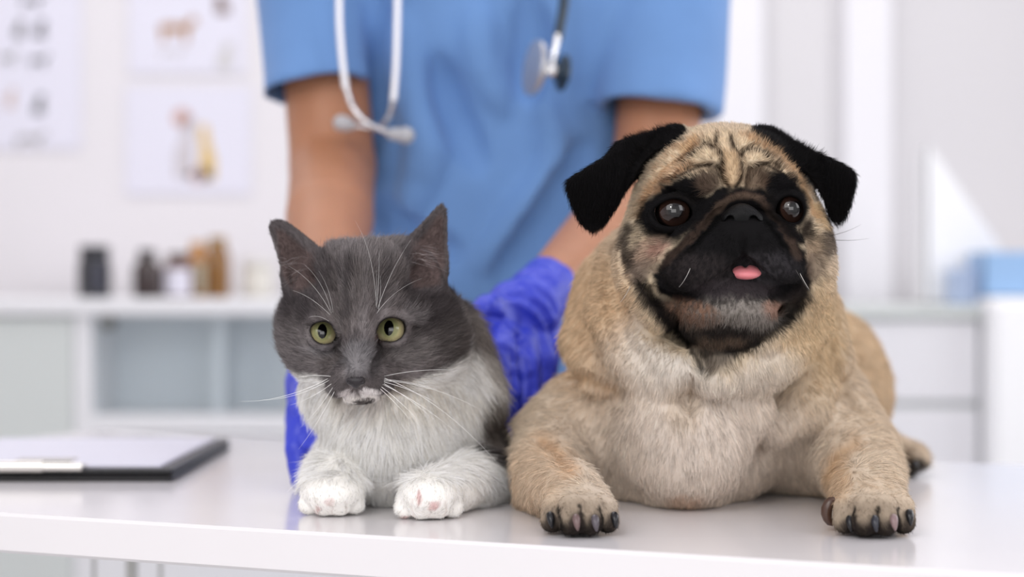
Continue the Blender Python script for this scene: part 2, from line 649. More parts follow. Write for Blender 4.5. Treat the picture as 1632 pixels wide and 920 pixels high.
def fur(name, V, Q, N, col, parent, m, count, lenfn, flow, tilt, width, seed=1, npt=4, keep=None, curl=0.12, var=0.16, clump=0.5, grain=0.5):
    """combed hair strands grown on the skin mesh (one curves object)"""
    rg = np.random.RandomState(seed)
    ctr = V[Q].mean(1)
    n_ = np.cross(V[Q[:, 2]] - V[Q[:, 0]], V[Q[:, 3]] - V[Q[:, 1]])
    ar = np.linalg.norm(n_, axis=1) + 1e-15
    w = ar.copy()
    nn = n_ / ar[:, None]
    w *= np.where(nn[:, 1] < 0.35, 1.0, 0.3)
    if keep is not None: w *= keep(ctr)
    cum = np.cumsum(w); cum /= cum[-1]
    f = np.searchsorted(cum, rg.rand(count))
    f = np.clip(f, 0, len(Q) - 1)
    a, b = rg.rand(count, 1), rg.rand(count, 1)
    q = Q[f]
    def bil(A): return (A[q[:, 0]] * (1 - a) * (1 - b) + A[q[:, 1]] * a * (1 - b) + A[q[:, 2]] * a * b + A[q[:, 3]] * (1 - a) * b)
    p0 = bil(V); nr = bil(N); nr /= np.linalg.norm(nr, axis=1, keepdims=True) + 1e-9
    cc = bil(col)
    fl = flow(p0, nr)
    # clumps wander a little
    wv = np.stack([vnoise(p0, 90, 3.1), vnoise(p0, 90, 17.3), vnoise(p0, 90, 41.9)], 1) - 0.5
    wv2 = np.stack([vnoise(p0, 330, 5.1), vnoise(p0, 330, 11.3), vnoise(p0, 330, 51.9)], 1) - 0.5
    fl = fl + clump * (wv * 0.9 + wv2 * 1.0)
    fl = fl - (fl * nr).sum(1, keepdims=True) * nr
    fl /= np.linalg.norm(fl, axis=1, keepdims=True) + 1e-9
    fl = fl + rg.randn(count, 3) * curl
    L = lenfn(p0) * (0.65 + 0.7 * rg.rand(count))
    tl = tilt(p0)[:, None] if callable(tilt) else tilt
    pts = np.empty((count, npt, 3), np.float32)
    for i in range(npt):
        t = i / (npt - 1)
        up = nr * (tl * t - 0.45 * tl * t * t)
        pts[:, i] = p0 + L[:, None] * (fl * t + up) - nr * 0.0003
    np.maximum(pts[:, :, 2], TZ + 0.0006, out=pts[:, :, 2])
    cu = bpy.data.hair_curves.new(name)
    cu.add_curves([npt] * count)
    cu.attributes['position'].data.foreach_set('vector', pts.reshape(-1))
    ra = cu.attributes.get('radius') or cu.attributes.new('radius', 'FLOAT', 'POINT')
    tp = np.array([1.0, 0.9, 0.65, 0.12]) if npt == 4 else np.linspace(1, 0.12, npt)
    rad = width * (0.7 + 0.6 * rg.rand(count, 1)) * tp[None]
    ra.data.foreach_set('value', rad.astype(np.float32).reshape(-1))
    k = (1 + var * rg.randn(count, 1)) * (1 + grain * (vnoise(p0 + fl * 0.0, 620, 7.7) - 0.5))[:, None]
    cc = np.clip(cc * np.clip(k, 0.4, 1.8), 0, 1)
    ca = cu.attributes.new('Col', 'FLOAT_COLOR', 'CURVE')
    ca.data.foreach_set('color', np.concatenate([cc, np.ones((count, 1))], 1).astype(np.float32).reshape(-1))
    cu.materials.append(m)
    o = bpy.data.objects.new(name, cu)
    C.objects.link(o)
    o.parent = parent
    if parent.location.length > 0:
        o.matrix_parent_inverse = Matrix.Translation(-parent.location)
    o['kind'] = 'stuff'
    return o


def eyeball(name, c, r, gaze, rings, parent, m, vert=1.0, horiz=1.0):
    """rings: [(angle_deg, (r,g,b)), ...] colours by angle from the gaze axis; vert/horiz squeeze the pupil (first ring)"""
    g = Vector(gaze).normalized()
    side = g.cross(Vector((0, 0, 1))).normalized(); up = side.cross(g)
    nr, ns = 110, 96
    V = [Vector(c) + g * r]; col = []
    th_l = np.linspace(0, 1, nr + 1)[1:] ** 1.3 * math.pi
    def colour(th, ph):
        d = math.degrees(th)
        pa = rings[0][0] / math.sqrt((math.cos(ph) / horiz) ** 2 + (math.sin(ph) / vert) ** 2)
        if d < pa: return lin(rings[0][1])
        lastd, lastc = pa, lin(rings[1][1])
        for a_, cc in rings[1:]:
            if d < a_:
                t = (d - lastd) / max(a_ - lastd, 1e-3)
                k = 0.9 + 0.2 * _tab[int(ph * 21) & 63, int(d * 0.7) & 63, 3]
                return (lastc * (1 - t) + lin(cc) * t) * k
            lastd, lastc = a_, lin(cc)
        return lastc
    col.append(colour(0, 0))
    for th in th_l:
        for k in range(ns):
            ph = 2 * math.pi * k / ns
            V.append(Vector(c) + r * (g * math.cos(th) + (side * math.cos(ph) + up * math.sin(ph)) * math.sin(th)))
            col.append(colour(th, ph))
    faces = []
    for k in range(ns):
        faces.append((0, 1 + k, 1 + (k + 1) % ns))
    for i in range(nr - 1):
        for k in range(ns):
            a = 1 + i * ns + k; b = 1 + i * ns + (k + 1) % ns
            faces.append((a, a + ns, b + ns, b))
    me = bpy.data.meshes.new(name)
    me.from_pydata([tuple(v) for v in V], [], faces)
    at = me.attributes.new('Col', 'FLOAT_COLOR', 'POINT')
    at.data.foreach_set('color', np.concatenate([np.array(col), np.ones((len(col), 1))], 1).astype(np.float32).ravel())
    me.update()
    me.polygons.foreach_set('use_smooth', [True] * len(me.polygons))
    return obj(name, me, parent, m)


def whisker(p0, p1, sag, r, parent, m, name='whisker'):
    p0 = np.array(p0, float); p1 = np.array(p1, float)
    mid = (p0 + p1) / 2 + np.array(sag, float)
    pts = [(1 - t) ** 2 * p0 + 2 * t * (1 - t) * mid + t * t * p1 for t in np.linspace(0, 1, 10)]
    rs = [r * (1 - 0.8 * t) for t in np.linspace(0, 1, 10)]
    o = MB().tube(pts, rs, seg=3).build(name, m, parent, smooth=True)
    return o

# ================================================================== the room
M_wall = mat('wall_paint', (232, 229, 232), 0.75, bump=0.15, bscale=90)
M_wall2 = mat('wall_paint_cool', (222, 220, 222), 0.75, bump=0.15, bscale=90)
M_trim = mat('white_trim', (240, 239, 243), 0.45)
M_floor = mat('floor_vinyl', (196, 196, 196), 0.35, noise=0.04, nscale=6)
M_cab = mat('cabinet_white', (234, 234, 236), 0.4)
M_cabg = mat('cabinet_grey_green', (212, 217, 214), 0.45)
M_cabin = mat('cabinet_inside', (232, 238, 242), 0.55)
M_white = mat('lit_white', (250, 250, 251), 0.4)  # base lifted above the other cabinet whites, carrying window light in the colour
M_top = mat('table_laminate', (238, 235, 237), 0.16, spec=0.5, noise=0.012, nscale=3)
M_metal = mat('brushed_metal', (226, 223, 217), 0.2, metal=1.0)
M_leg = mat('leg_enamel', (205, 205, 200), 0.4)

BY = 3.9


def wallbox(name, x0, x1, y0, y1, z0, z1, m):
    return tag(MB().box(x0, x1, y0, y1, z0, z1).build(name, m), kind='structure')


wallbox('floor', -2.6, 2.6, -1.2, BY + 0.1, -0.1, 0.0, M_floor)
wallbox('ceiling', -2.6, 2.6, -1.2, BY + 0.1, 2.7, 2.8, M_wall)
xs_ = (1345 - 816) / F * BY
wallbox('wall_back', -2.6, xs_, BY, BY + 0.1, 0, 2.7, M_wall)
wallbox('wall_back_right', xs_, 2.6, BY - 0.02, BY + 0.1, 0, 2.7, M_wall2)
wallbox('wall_left', -2.6, -2.5, -1.2, BY, 0, 2.7, M_wall)
wallbox('wall_right', 2.5, 2.6, -1.2, BY, 0, 2.7, M_wall)


def pxX(px, Y): return (px - 816) / F * Y


def pyZ(py, Y): return CZ - (py - 460) / F * Y


# door on the back wall between two white uprights
wallbox('trim_1', pxX(1138, BY), pxX(1212, BY), BY - 0.045, BY, 0, 2.3, M_trim)
wallbox('trim_2', pxX(1340, BY), pxX(1412, BY), BY - 0.06, BY, 0, 2.3, M_trim)
wallbox('trim_3', pxX(1138, BY), pxX(1412, BY), BY - 0.05, BY, 2.3, 2.4, M_trim)
d = wallbox('door_1', pxX(1212, BY), pxX(1340, BY), BY - 0.02, BY, 0.01, 2.3, M_wall2)
MB().box(pxX(1228, BY), pxX(1324, BY), BY - 0.026, BY - 0.0195, 1.05, 2.2, 0.003).build('panel', M_wall2, d)

# ------------------------------------------------------------------ examination table
A0 = np.array([-0.3647, 1.341]); A1 = np.array([0.2857, 1.0503])
td = (A1 - A0) / np.linalg.norm(A1 - A0); tn = np.array([-td[1], td[0]])
T0 = A0 - td * 0.42; TL = 1.75; TW = 0.672
ang = math.atan2(td[1], td[0])
tab = empty('examination_table', (T0[0] + td[0] * TL / 2 + tn[0] * TW / 2, T0[1] + td[1] * TL / 2 + tn[1] * TW / 2, 0),
            'glossy white examination table with a thick straight front edge under the cat and pug', 'table')
Rz = Matrix.Rotation(ang, 3, 'Z')


def tpt(u, w, z): return (T0[0] + td[0] * u + tn[0] * w, T0[1] + td[1] * u + tn[1] * w, z)


def tbox(mb, u0, u1, w0, w1, z0, z1, bev=0.0):
    n = len(mb.v); mb.box(u0, u1, w0, w1, z0, z1, bev)
    mb.v[n:] = [tpt(*v) for v in mb.v[n:]]
    return mb


# rounded slab: stacked chamfers
tb = MB()
tbox(tb, 0, TL, 0, TW, TZ - 0.0285, TZ, 0.0022)
tb.build('tabletop', M_top, tab)
# legs of the back frame as seen under the slab
Lx = []
for (px, r) in ((210, 0.0058), (150, 0.002), (256, 0.002)):
    Y = 1.84
    x = pxX(px, Y)
    # slide along the rear rail so the leg stands on the table's own back line
    Lx.append((x, Y, r))
for (u, w) in ((0.06, 0.06), (TL - 0.06, 0.06), (TL - 0.06, TW - 0.06)):
    p = tpt(u, w, 0)
    MB().tube([(p[0], p[1], 0), (p[0], p[1], TZ - 0.028)], 0.018, 20).build('leg', M_leg, tab, smooth=True)
x, Y, r = Lx[0]
MB().tube([(x, Y, 0), (x, Y, TZ - 0.028)], r, 16).build('leg', M_leg, tab, smooth=True)
for (x, Y, r) in Lx[1:]:
    MB().tube([(x, Y, 0.12), (x, Y, TZ - 0.028)], r, 12).build('frame_bar', M_leg, tab, smooth=True)
MB().tube([(Lx[1][0], Lx[1][1], 0.12), (Lx[2][0], Lx[2][1], 0.12)], 0.004, 12).build('frame_bar', M_leg, tab, smooth=True)

# ------------------------------------------------------------------ clipboard folder
M_blk = mat('black_leatherette', (24, 24, 26), 0.38, bump=0.4, bscale=900)
M_paper = mat('paper', (226, 226, 238), 0.7)
fx1, fy0, fy1 = -0.2805, 1.556, 1.875
fx0 = fx1 - 0.235
cb = empty('clipboard', ((fx0 + fx1) / 2, (fy0 + fy1) / 2, TZ), 'black clipboard folder holding white paper under a silver clip', 'clipboard')
MB().box(fx0, fx1, fy0, fy1, TZ + 0.0003, TZ + 0.0052, 0.0018).build('back_cover', M_blk, cb)
MB().box(fx0, fx1 - 0.0005, fy0 + 0.001, fy1, TZ + 0.0056, TZ + 0.0105, 0.0018).build('board', M_blk, cb)
mb = MB()
for k in range(5):
    mb.box(fx0 + 0.010, fx1 - 0.0125 - 0.0004 * k, fy0 + 0.0155 + 0.0004 * k, fy1 - 0.012, TZ + 0.0106 + 0.0003 * k, TZ + 0.0108 + 0.0003 * k)
mb.build('paper_sheet', M_paper, cb)
cxm = pxX(44, 1.56)
hw = pxX(133, 1.56) - cxm
cl = MB().box(cxm - hw, cxm + hw, fy0 + 0.004, fy0 + 0.020, TZ + 0.0108, TZ + 0.0132, 0.0008).build('clip', M_metal, cb)
MB().tube([(cxm - hw + 0.002, fy0 + 0.001, TZ + 0.0122), (cxm + hw, fy0 + 0.001, TZ + 0.0122)], 0.0040, 16).build('hinge_rod', M_metal, cl, smooth=True)
MB().tube([(cxm - hw + 0.024, fy0 + 0.001, TZ + 0.0125), (cxm + 0.014, fy0 + 0.001, TZ + 0.0125)], 0.0052, 16).build('spring_barrel', M_metal, cl, smooth=True)
MB().box(cxm - 0.012, cxm + hw - 0.010, fy0 + 0.004, fy0 + 0.030, TZ + 0.0160, TZ + 0.0178, 0.0006).build('lever', M_metal, cl)
for s_ in (-1, 1):
    MB().lathe((cxm + s_ * (hw - 0.009), fy0 + 0.013, TZ + 0.0132), [(0.0032, 0), (0.003, 0.0008), (0.0015, 0.0014)], 14).build('rivet', M_metal, cl, smooth=True)

# ------------------------------------------------------------------ left cabinet
CY = 3.28; CD = 0.55
gl = bpy.data.materials.new('pane_glass'); gl.use_nodes = True
nt = gl.node_tree; nt.nodes.remove(nt.nodes['Principled BSDF'])
t_ = nt.nodes.new('ShaderNodeBsdfTransparent'); t_.inputs[0].default_value = (0.97, 0.985, 0.99, 1)
g_ = nt.nodes.new('ShaderNodeBsdfGlossy'); g_.inputs['Roughness'].default_value = 0.06
mx_ = nt.nodes.new('ShaderNodeMixShader'); mx_.inputs[0].default_value = 0.06
nt.links.new(t_.outputs[0], mx_.inputs[1]); nt.links.new(g_.outputs[0], mx_.inputs[2])
nt.links.new(mx_.outputs[0], nt.nodes['Material Output'].inputs['Surface'])

X0, X1 = pxX(-120, CY), pxX(560, CY)
zt = pyZ(476, CY); ztl = pyZ(503, CY)
XD = pxX(118, CY); XP = pxX(146, CY)
cab = empty('display_cabinet', ((X0 + X1) / 2, CY + CD / 2, 0), 'low white cabinet with glass fronted compartment and grey door by the wall', 'cabinet')
MB().box(X0, X1, CY - 0.012, CY + CD, ztl, zt, 0.004).build('top_board', M_cab, cab)
MB().box(X0, XD - 0.002, CY, CY + 0.018, 0.09, ztl - 0.003, 0.002).build('door', M_cabg, cab)
MB().box(XD, XP, CY, CY + CD, 0.0, ztl, 0.001).build('side_panel', M_cab, cab)
MB().box(X1 - 0.02, X1, CY, CY + CD, 0.0, ztl).build('side_panel', M_cab, cab)
MB().box(X0, X0 + 0.02, CY + 0.02, CY + CD, 0, ztl).build('side_panel', M_cab, cab)
MB().box(X0 + 0.02, X1 - 0.02, CY + 0.20, CY + 0.215, 0.0, ztl).build('back_panel', M_cabin, cab)
zs0, zs1 = pyZ(690, CY), pyZ(662, CY)
MB().box(XP, X1 - 0.02, CY, CY + 0.1995, zs0, zs1, 0.001).build('shelf', M_cab, cab)
xd = pxX(335, CY)
MB().box(xd - 0.009, xd + 0.009, CY + 0.10, CY + 0.1995, zs1, ztl).build('divider', M_cabin, cab)
pn = MB().box(XP + 0.002, X1 - 0.022, CY + 0.012, CY + 0.016, zs1 + 0.002, ztl - 0.002).build('glass_front', gl, cab)
M_dark = mat('knob_metal', (120, 120, 118), 0.3, metal=1.0)
MB().lathe((pxX(171, CY), CY + 0.012, pyZ(514, CY)), [(0.012, 0), (0.014, 0.006), (0.010, 0.014)], 18, (0, -1, 0)).build('knob', M_dark, pn, smooth=True)
MB().box(XP, X1 - 0.02, CY, CY + 0.018, 0.09, zs0 - 0.004, 0.002).build('drawer_front', M_cab, cab)
MB().box(X0 + 0.02, X1 - 0.02, CY + 0.04, CY + 0.06, 0.0, 0.09).build('plinth', M_cabg, cab)

# ------------------------------------------------------------------ bottles on it
BYY = 3.40


def bottle(px0, px1, py0, name, label, body, capc, neck=0.35, caph=0.14, lab=None, Y=BYY, trans=0.0, group='bottles on the low cabinet'):
    x0, x1 = pxX(px0, Y), pxX(px1, Y)
    r = (x1 - x0) / 2; cx = (x0 + x1) / 2
    h = pyZ(py0, Y) - zt
    e = empty(name, (cx, Y, zt), label, 'bottle' if 'bottle' in name else 'jar', group)
    mbod = mat(name + '_glass', body, 0.12, coat=0.5, trans=trans)
    hs = h * (1 - caph - 0.16)
    prof = [(r * 0.9, 0), (r, 0.004), (r, hs * 0.93), (r * 0.93, hs), (r * neck * 1.25, h * (1 - caph) - 0.004), (r * neck, h * (1 - caph))]
    MB().lathe((cx, Y, zt + 0.0003), prof, 32).build('body', mbod, e, smooth=True)
    mc = mat(name + '_cap', capc, 0.4)
    MB().lathe((cx, Y, zt + h * (1 - caph)), [(r * neck * 1.25, 0), (r * neck * 1.25, h * caph * 0.9), (r * neck * 1.1, h * caph)], 28).build('cap', mc, e, smooth=True)
    if lab:
        ml = mat(name + '_label', lab[0], 0.6)
        z0, z1, a0, a1 = lab[1], lab[2], lab[3], lab[4]
        m_ = MB(); n = 16
        for k in range(n + 1):
            th = math.radians(-90 + a0 + (a1 - a0) * k / n)
            for (rr, z) in ((r * 1.02, z0 * h), (r * 1.02, z1 * h)):
                m_.v.append((cx + rr * math.cos(th), Y + rr * math.sin(th), zt + z))
        for k in range(n): m_.f.append((2 * k, 2 * k + 2, 2 * k + 3, 2 * k + 1))
        m_.build('paper_label', ml, e, smooth=True)
    return e


bottle(124, 177, 392, 'medicine_bottle', 'squat black bottle with a wide dark cap, standing alone on the cabinet', (22, 23, 30), (30, 31, 38), neck=0.72, caph=0.16, lab=((62, 63, 75), 0.1, 0.7, 5, 50))
bottle(212, 256, 398, 'medicine_bottle', 'dark brown glass bottle beside the white labelled brown bottle', (40, 16, 10), (28, 22, 22), neck=0.5, caph=0.16)
bottle(256, 312, 404, 'medicine_bottle', 'brown glass bottle with a large white paper label', (88, 44, 20), (70, 44, 30), neck=0.5, caph=0.13, lab=((222, 220, 232), 0.06, 0.66, -38, 52), Y=3.44)
bottle(296, 334, 386, 'medicine_bottle', 'slim amber bottle with a cream label and orange shoulder', (176, 112, 18), (196, 140, 40), neck=0.5, caph=0.12, lab=((205, 196, 170), 0.08, 0.62, -50, 55), Y=3.55)
bottle(326, 367, 378, 'medicine_bottle', 'tall ochre bottle at the end of the bottle row', (128, 84, 14), (150, 112, 38), neck=0.55, caph=0.12, Y=3.47)
bottle(384, 436, 412, 'glass_jar', 'pale cream jar with a white lid beyond the ochre bottle', (222, 219, 210), (228, 226, 222), neck=0.8, caph=0.18, Y=3.6, group=None)

# ------------------------------------------------------------------ posters
WY = BY - 0.003


def poster(px0, px1, py0, py1, label):
    e = empty('poster', (pxX((px0 + px1) / 2, WY), WY, pyZ((py0 + py1) / 2, WY)), label, 'poster', 'animal posters on the back wall')
    MB().box(pxX(px0, WY), pxX(px1, WY), WY - 0.002, WY, pyZ(py1, WY), pyZ(py0, WY)).build('sheet', M_post, e)
    return e


M_post = mat('poster_paper', (229, 228, 240), 0.6)
_pm = {}


def animal(e, px, py, w, h, col, pose='stand', flip=1):
    """flat printed animal silhouette"""
    if col not in _pm: _pm[col] = mat('print_ink', col, 0.7)
    if pose == 'stand':
        o = [(-.5, -.12), (-.46, .05), (-.42, .5), (-.34, .5), (-.3, .12), (.12, .12), (.16, .5), (.26, .5), (.28, .05), (.36, -.15), (.5, -.2), (.48, -.34), (.38, -.5), (.28, -.36), (.2, -.2), (-.3, -.22)]
    elif pose == 'sit':
        o = [(-.4, .5), (-.45, .2), (-.3, -.05), (-.15, -.2), (-.12, -.38), (0, -.5), (.12, -.42), (.25, -.5), (.3, -.3), (.2, -.12), (.22, .1), (.25, .5)]
    else:
        o = [(.5 * math.cos(a), .5 * math.sin(a) * (1 - .25 * math.cos(2 * a))) for a in np.linspace(0, 2 * math.pi, 14)[:-1]]
    s = WY / F
    fn = lambda u, v, t: (pxX(px, WY) + u * w * s * flip, WY - 0.0022 - t, pyZ(py, WY) - v * h * s)
    MB().poly(o, fn, 0.0004).build('printed_animal', _pm[col], e)


p = poster(-40, 130, -60, 238, 'poster with rows of small dark animal silhouettes')
for (x, y, w, h, c, ps) in ((52, 2, 36, 22, (96, 96, 98), 'stand'), (32, 46, 24, 30, (112, 112, 112), 'sit'), (66, 46, 26, 30, (100, 100, 104), 'sit'),
                            (14, 93, 28, 26, (150, 150, 148), 'stand'), (63, 97, 32, 24, (92, 94, 94), 'stand'), (18, 156, 24, 32, (206, 186, 180), 'sit'),
                            (64, 166, 26, 34, (112, 114, 116), 'sit'), (50, 222, 52, 26, (172, 170, 168), 'stand')):
    animal(p, x, y, w, h, c, ps)
p = poster(205, 392, -70, 118, 'upper poster with a standing tan animal')
animal(p, 284, 47, 62, 44, (176, 132, 88), 'stand')
animal(p, 352, 6, 34, 34, (130, 108, 100), 'sit', -1)
animal(p, 276, 84, 44, 22, (212, 209, 214), 'stand')
animal(p, 362, 88, 40, 46, (208, 206, 206), 'sit')
p = poster(200, 400, 138, 310, 'lower poster with a sitting pale cat and yellow animal')
animal(p, 298, 235, 46, 100, (206, 200, 204), 'sit')
animal(p, 290, 188, 30, 24, (206, 164, 150), 'blob')
animal(p, 328, 242, 36, 92, (222, 188, 110), 'sit', -1)
animal(p, 318, 280, 40, 22, (226, 200, 196), 'blob')

# ------------------------------------------------------------------ right side: drawers, file holder, tray
DY = 3.30
dr = empty('drawer_unit', (pxX(1440, DY), DY + 0.25, 0), 'low white drawer unit with wide drawer fronts behind the pug', 'cabinet')
dx0, dx1 = pxX(1180, DY), pxX(1562, DY)
dzt = pyZ(487, DY)
MB().box(dx0, dx1, DY - 0.01, DY + 0.5, dzt - 0.022, dzt, 0.003).build('top_board', M_cabg, dr)
MB().box(dx0 + 0.002, dx1 - 0.002, DY + 0.018, DY + 0.49, 0.02, dzt - 0.022).build('carcass', M_cabg, dr)
M_drw = mat('drawer_face', (232, 231, 234), 0.4)
zz = dzt - 0.026
for k in range(4):
    h_ = 0.142 if k < 1 else 0.19
    MB().box(dx0 + 0.003, dx1 - 0.003, DY, DY + 0.0175, zz - h_, zz, 0.002).build('drawer', M_drw, dr)
    zz -= h_ + 0.012
br = empty('tall_unit', (pxX(1650, DY), DY + 0.2, 0), 'brightly lit white cabinet end beside the drawer unit under the blue tray', 'cabinet')
bx0, bx1 = pxX(1565, DY), pxX(1860, DY)
bzt = pyZ(474, DY)
MB().box(bx0, bx1, DY - 0.05, DY + 0.5, 0.02, bzt, 0.003).build('body', M_white, br)
MB().box(bx0 + 0.01, bx1 - 0.01, DY - 0.062, DY - 0.0505, 0.05, bzt - 0.012, 0.002).build('door', M_white, br)

# magazine file with a slanted side
mf = MB()
s_ = 3.42 / F
outl = [(1476, 487), (1476, 235), (1483, 235), (1592, 392), (1598, 410), (1598, 487)]
fnn = lambda u, v, t: (pxX(u, 3.42), 3.42 + t, dzt + 0.0005 + (487 - v) * s_)
mf.poly(outl, fnn, 0.003)
mf.poly(outl, lambda u, v, t: (pxX(u, 3.42), 3.50 + t, dzt + 0.0005 + (487 - v) * s_), 0.003)
mf.box(pxX(1476, 3.42), pxX(1476, 3.42) + 0.003, 3.42, 3.503, dzt + 0.0005, dzt + 252 * s_)
mf.box(pxX(1476, 3.42), pxX(1598, 3.42), 3.42, 3.503, dzt + 0.0005, dzt + 0.0035)
tag(mf.build('magazine_file', M_white), 'white magazine file with a slanted side on the drawer unit', 'file holder')
M_blue = mat('blue_plastic', (150, 186, 226), 0.35, trans=0.0)
tr = MB()
ty0, ty1 = 3.30, 3.41
x0, x1 = pxX(1567, ty0), pxX(1690, ty0)
z0 = bzt + 0.0005; z1 = z0 + 72 * ty0 / F
tr.box(x0, x1, ty0, ty0 + 0.003, z0, z1); tr.box(x0, x1, ty1 - 0.003, ty1, z0, z1)
tr.box(x0, x0 + 0.003, ty0, ty1, z0, z1); tr.box(x1 - 0.003, x1, ty0, ty1, z0, z1); tr.box(x0, x1, ty0, ty1, z0, z0 + 0.003)
tag(tr.build('storage_tray', M_blue), 'light blue open plastic tray on the brightly lit white cabinet', 'tray')
tr = MB()
M_blue2 = mat('pale_blue_plastic', (176, 192, 218), 0.35)
tr.box(pxX(1518, 3.33), pxX(1562, 3.33), 3.33, 3.40, dzt + 0.0005, dzt + 0.065, 0.004)
tag(tr.build('supply_box', M_blue2), 'small pale blue box in front of the magazine file', 'box')

# ================================================================== the pug
M_pug = mat('pug_skin', attr='Col', rough=0.9, spec=0.05)
M_fur = mat('short_fur', attr='Col', rough=0.7, spec=0.07)
M_wet = mat('wet_black', (5, 5, 6), 0.45, spec=0.2, bump=0.5, bscale=1400)
M_claw = mat('dark_claw', attr='Col', rough=0.3, spec=0.5)
M_eye = mat('eyeball', attr='Col', rough=0.03, coat=0.25, spec=0.5)
M_tongue = mat('tongue', (216, 128, 134), 0.35, bump=0.3, bscale=1500, sss=0.3)

pug = empty('pug', (0.13, 1.45, TZ), 'fawn pug with black face lying on the white table, tongue tip out', 'dog')

f = Field(axis_steps([(0.0, 0.06, 0.0015), (0.06, 0.262, 0.00105), (0.262, 0.37, 0.002)]),
          axis_steps([(1.165, 1.385, 0.0011), (1.385, 1.50, 0.002), (1.50, 1.93, 0.004)]),
          axis_steps([(0.742, 0.86, 0.0016), (0.86, 1.03, 0.00105)]))


def E(px, py, Y, rx, rz, ry, k=0.012, mode='add', R=None, fld=None):
    """ellipsoid with radii in design units at its own depth"""
    s_ = Y / F
    (fld or f).ell(P(px, py, Y), (rx * s_, ry * s_, rz * s_), R, k, mode)


# trunk
E(1110, 640, 1.54, 185, 150, 260, 0.02)
E(1165, 620, 1.70, 170, 132, 190, 0.03)
E(1092, 668, 1.425, 158, 128, 105, 0.03)
E(948, 702, 1.47, 80, 108, 115, 0.03)
E(1285, 660, 1.47, 84, 122, 120, 0.03)
# keel of the breast
f.chain([P(1100, 600, 1.38), P(1095, 700, 1.362), P(1092, 765, 1.40)], [0.040, 0.046, 0.030], 0.035)
E(1035, 745, 1.42, 60, 45, 50, 0.03)
E(1150, 745, 1.42, 60, 45, 50, 0.03)
E(1092, 786, 1.385, 52, 22, 45, 0.02)
# neck
E(1115, 520, 1.425, 172, 150, 120, 0.03)
E(1060, 470, 1.43, 125, 120, 110, 0.03)
E(1225, 500, 1.42, 98, 110, 110, 0.025)
# neck skin rolls
f.chain([P(985, 420, 1.375), P(975, 500, 1.36), P(1010, 560, 1.345), P(1075, 597, 1.325), P(1150, 600, 1.318), P(1235, 572, 1.33), P(1285, 520, 1.35), P(1300, 460, 1.37)],
        [0.016, 0.019, 0.019, 0.017, 0.016, 0.018, 0.018, 0.014], 0.014)
f.chain([P(955, 460, 1.43), P(934, 545, 1.415), P(950, 592, 1.395), P(990, 615, 1.38)], [0.014, 0.019, 0.017, 0.010], 0.02)
f.chain([P(1305, 500, 1.42), P(1318, 570, 1.41), P(1285, 640, 1.39), P(1230, 690, 1.375)], [0.014, 0.018, 0.018, 0.012], 0.02)
f.chain([P(1040, 610, 1.345), P(1050, 660, 1.345), P(1080, 700, 1.345)], [0.014, 0.017, 0.010], 0.02)
f.chain([P(1190, 610, 1.345), P(1200, 660, 1.35), P(1160, 705, 1.345)], [0.014, 0.014, 0.010], 0.02)
# left fore limb (image left)
f.chain([P(930, 702, 1.46), P(855, 738, 1.45)], [0.043, 0.026], 0.03)
f.chain([P(852, 739, 1.45), P(868, 770, 1.36), P(908, 785, 1.275)], [0.0262, 0.0245, 0.0215], 0.012)
f.chain([P(880, 705, 1.43), P(875, 755, 1.37)], [0.032, 0.024], 0.02)
# right fore limb
f.chain([P(1305, 690, 1.46), P(1368, 735, 1.43)], [0.046, 0.027], 0.03)
f.chain([P(1368, 742, 1.43), P(1380, 765, 1.35), P(1384, 790, 1.265)], [0.0262, 0.0240, 0.0225], 0.012)
f.chain([P(1340, 700, 1.43), P(1372, 745, 1.37)], [0.032, 0.025], 0.02)
# haunches and hind feet
E(1338, 628, 1.72, 80, 96, 130, 0.03)
E(1330, 560, 1.72, 50, 60, 110, 0.03)
E(1060, 640, 1.75, 85, 92, 120, 0.03)
f.chain([P(1375, 700, 1.74), P(1405, 722, 1.66), P(1438, 729, 1.60)], [0.022, 0.0185, 0.0150], 0.012)
for (u, v, Y) in ((1421, 739, 1.590), (1436, 740, 1.584), (1451, 738, 1.588), (1464, 731, 1.60)):
    f.chain([P(u - 8, v - 10, Y + 0.03), P(u, v, Y)], [0.0090, 0.0080], 0.004)
f.chain([P(1020, 735, 1.75), P(1000, 742, 1.66)], [0.018, 0.013], 0.012)
# curled tail on the rump
tl_ = [P(1180 + 34 * math.cos(a), 520 - 30 * math.sin(a), 1.85) for a in np.linspace(-0.6, 4.6, 10)]
f.chain(tl_, list(np.linspace(0.014, 0.007, 10)), 0.004)

# front paws
TOE = {}
for side, cx, toes in ((0, 922, ((880, 833, 1.222, .0078), (911, 826, 1.208, .0086), (941, 826, 1.208, .0086), (968, 834, 1.220, .0076))),
                       (1, 1388, ((1347, 835, 1.218, .0082), (1379, 829, 1.204, .0088), (1410, 829, 1.204, .0088), (1440, 833, 1.216, .0080)))):
    E(cx, 800 if side == 0 else 803, 1.252, 46, 33, 60, 0.012)
    for (u, v, Y, r) in toes:
        bx = cx + (u - cx) * 0.72
        zt_ = TZ + r + 0.0012
        tip = P(u, v, Y); tip[2] = zt_
        kn = P(cx + (u - cx) * 0.92, 808, Y + 0.014); kn[2] = TZ + r + 0.0085
        f.chain([P(bx, 793, 1.262), kn, tip], [r * 1.0, r * 1.02, r * 0.98], 0.0035)
        TOE[(side, u)] = (tip, r)
    f.ell(P(cx, 0, 1.235) * np.array([1, 1, 0]) + np.array([0, 0, TZ + 0.008]), (0.017, 0.016, 0.0085), None, 0.004)

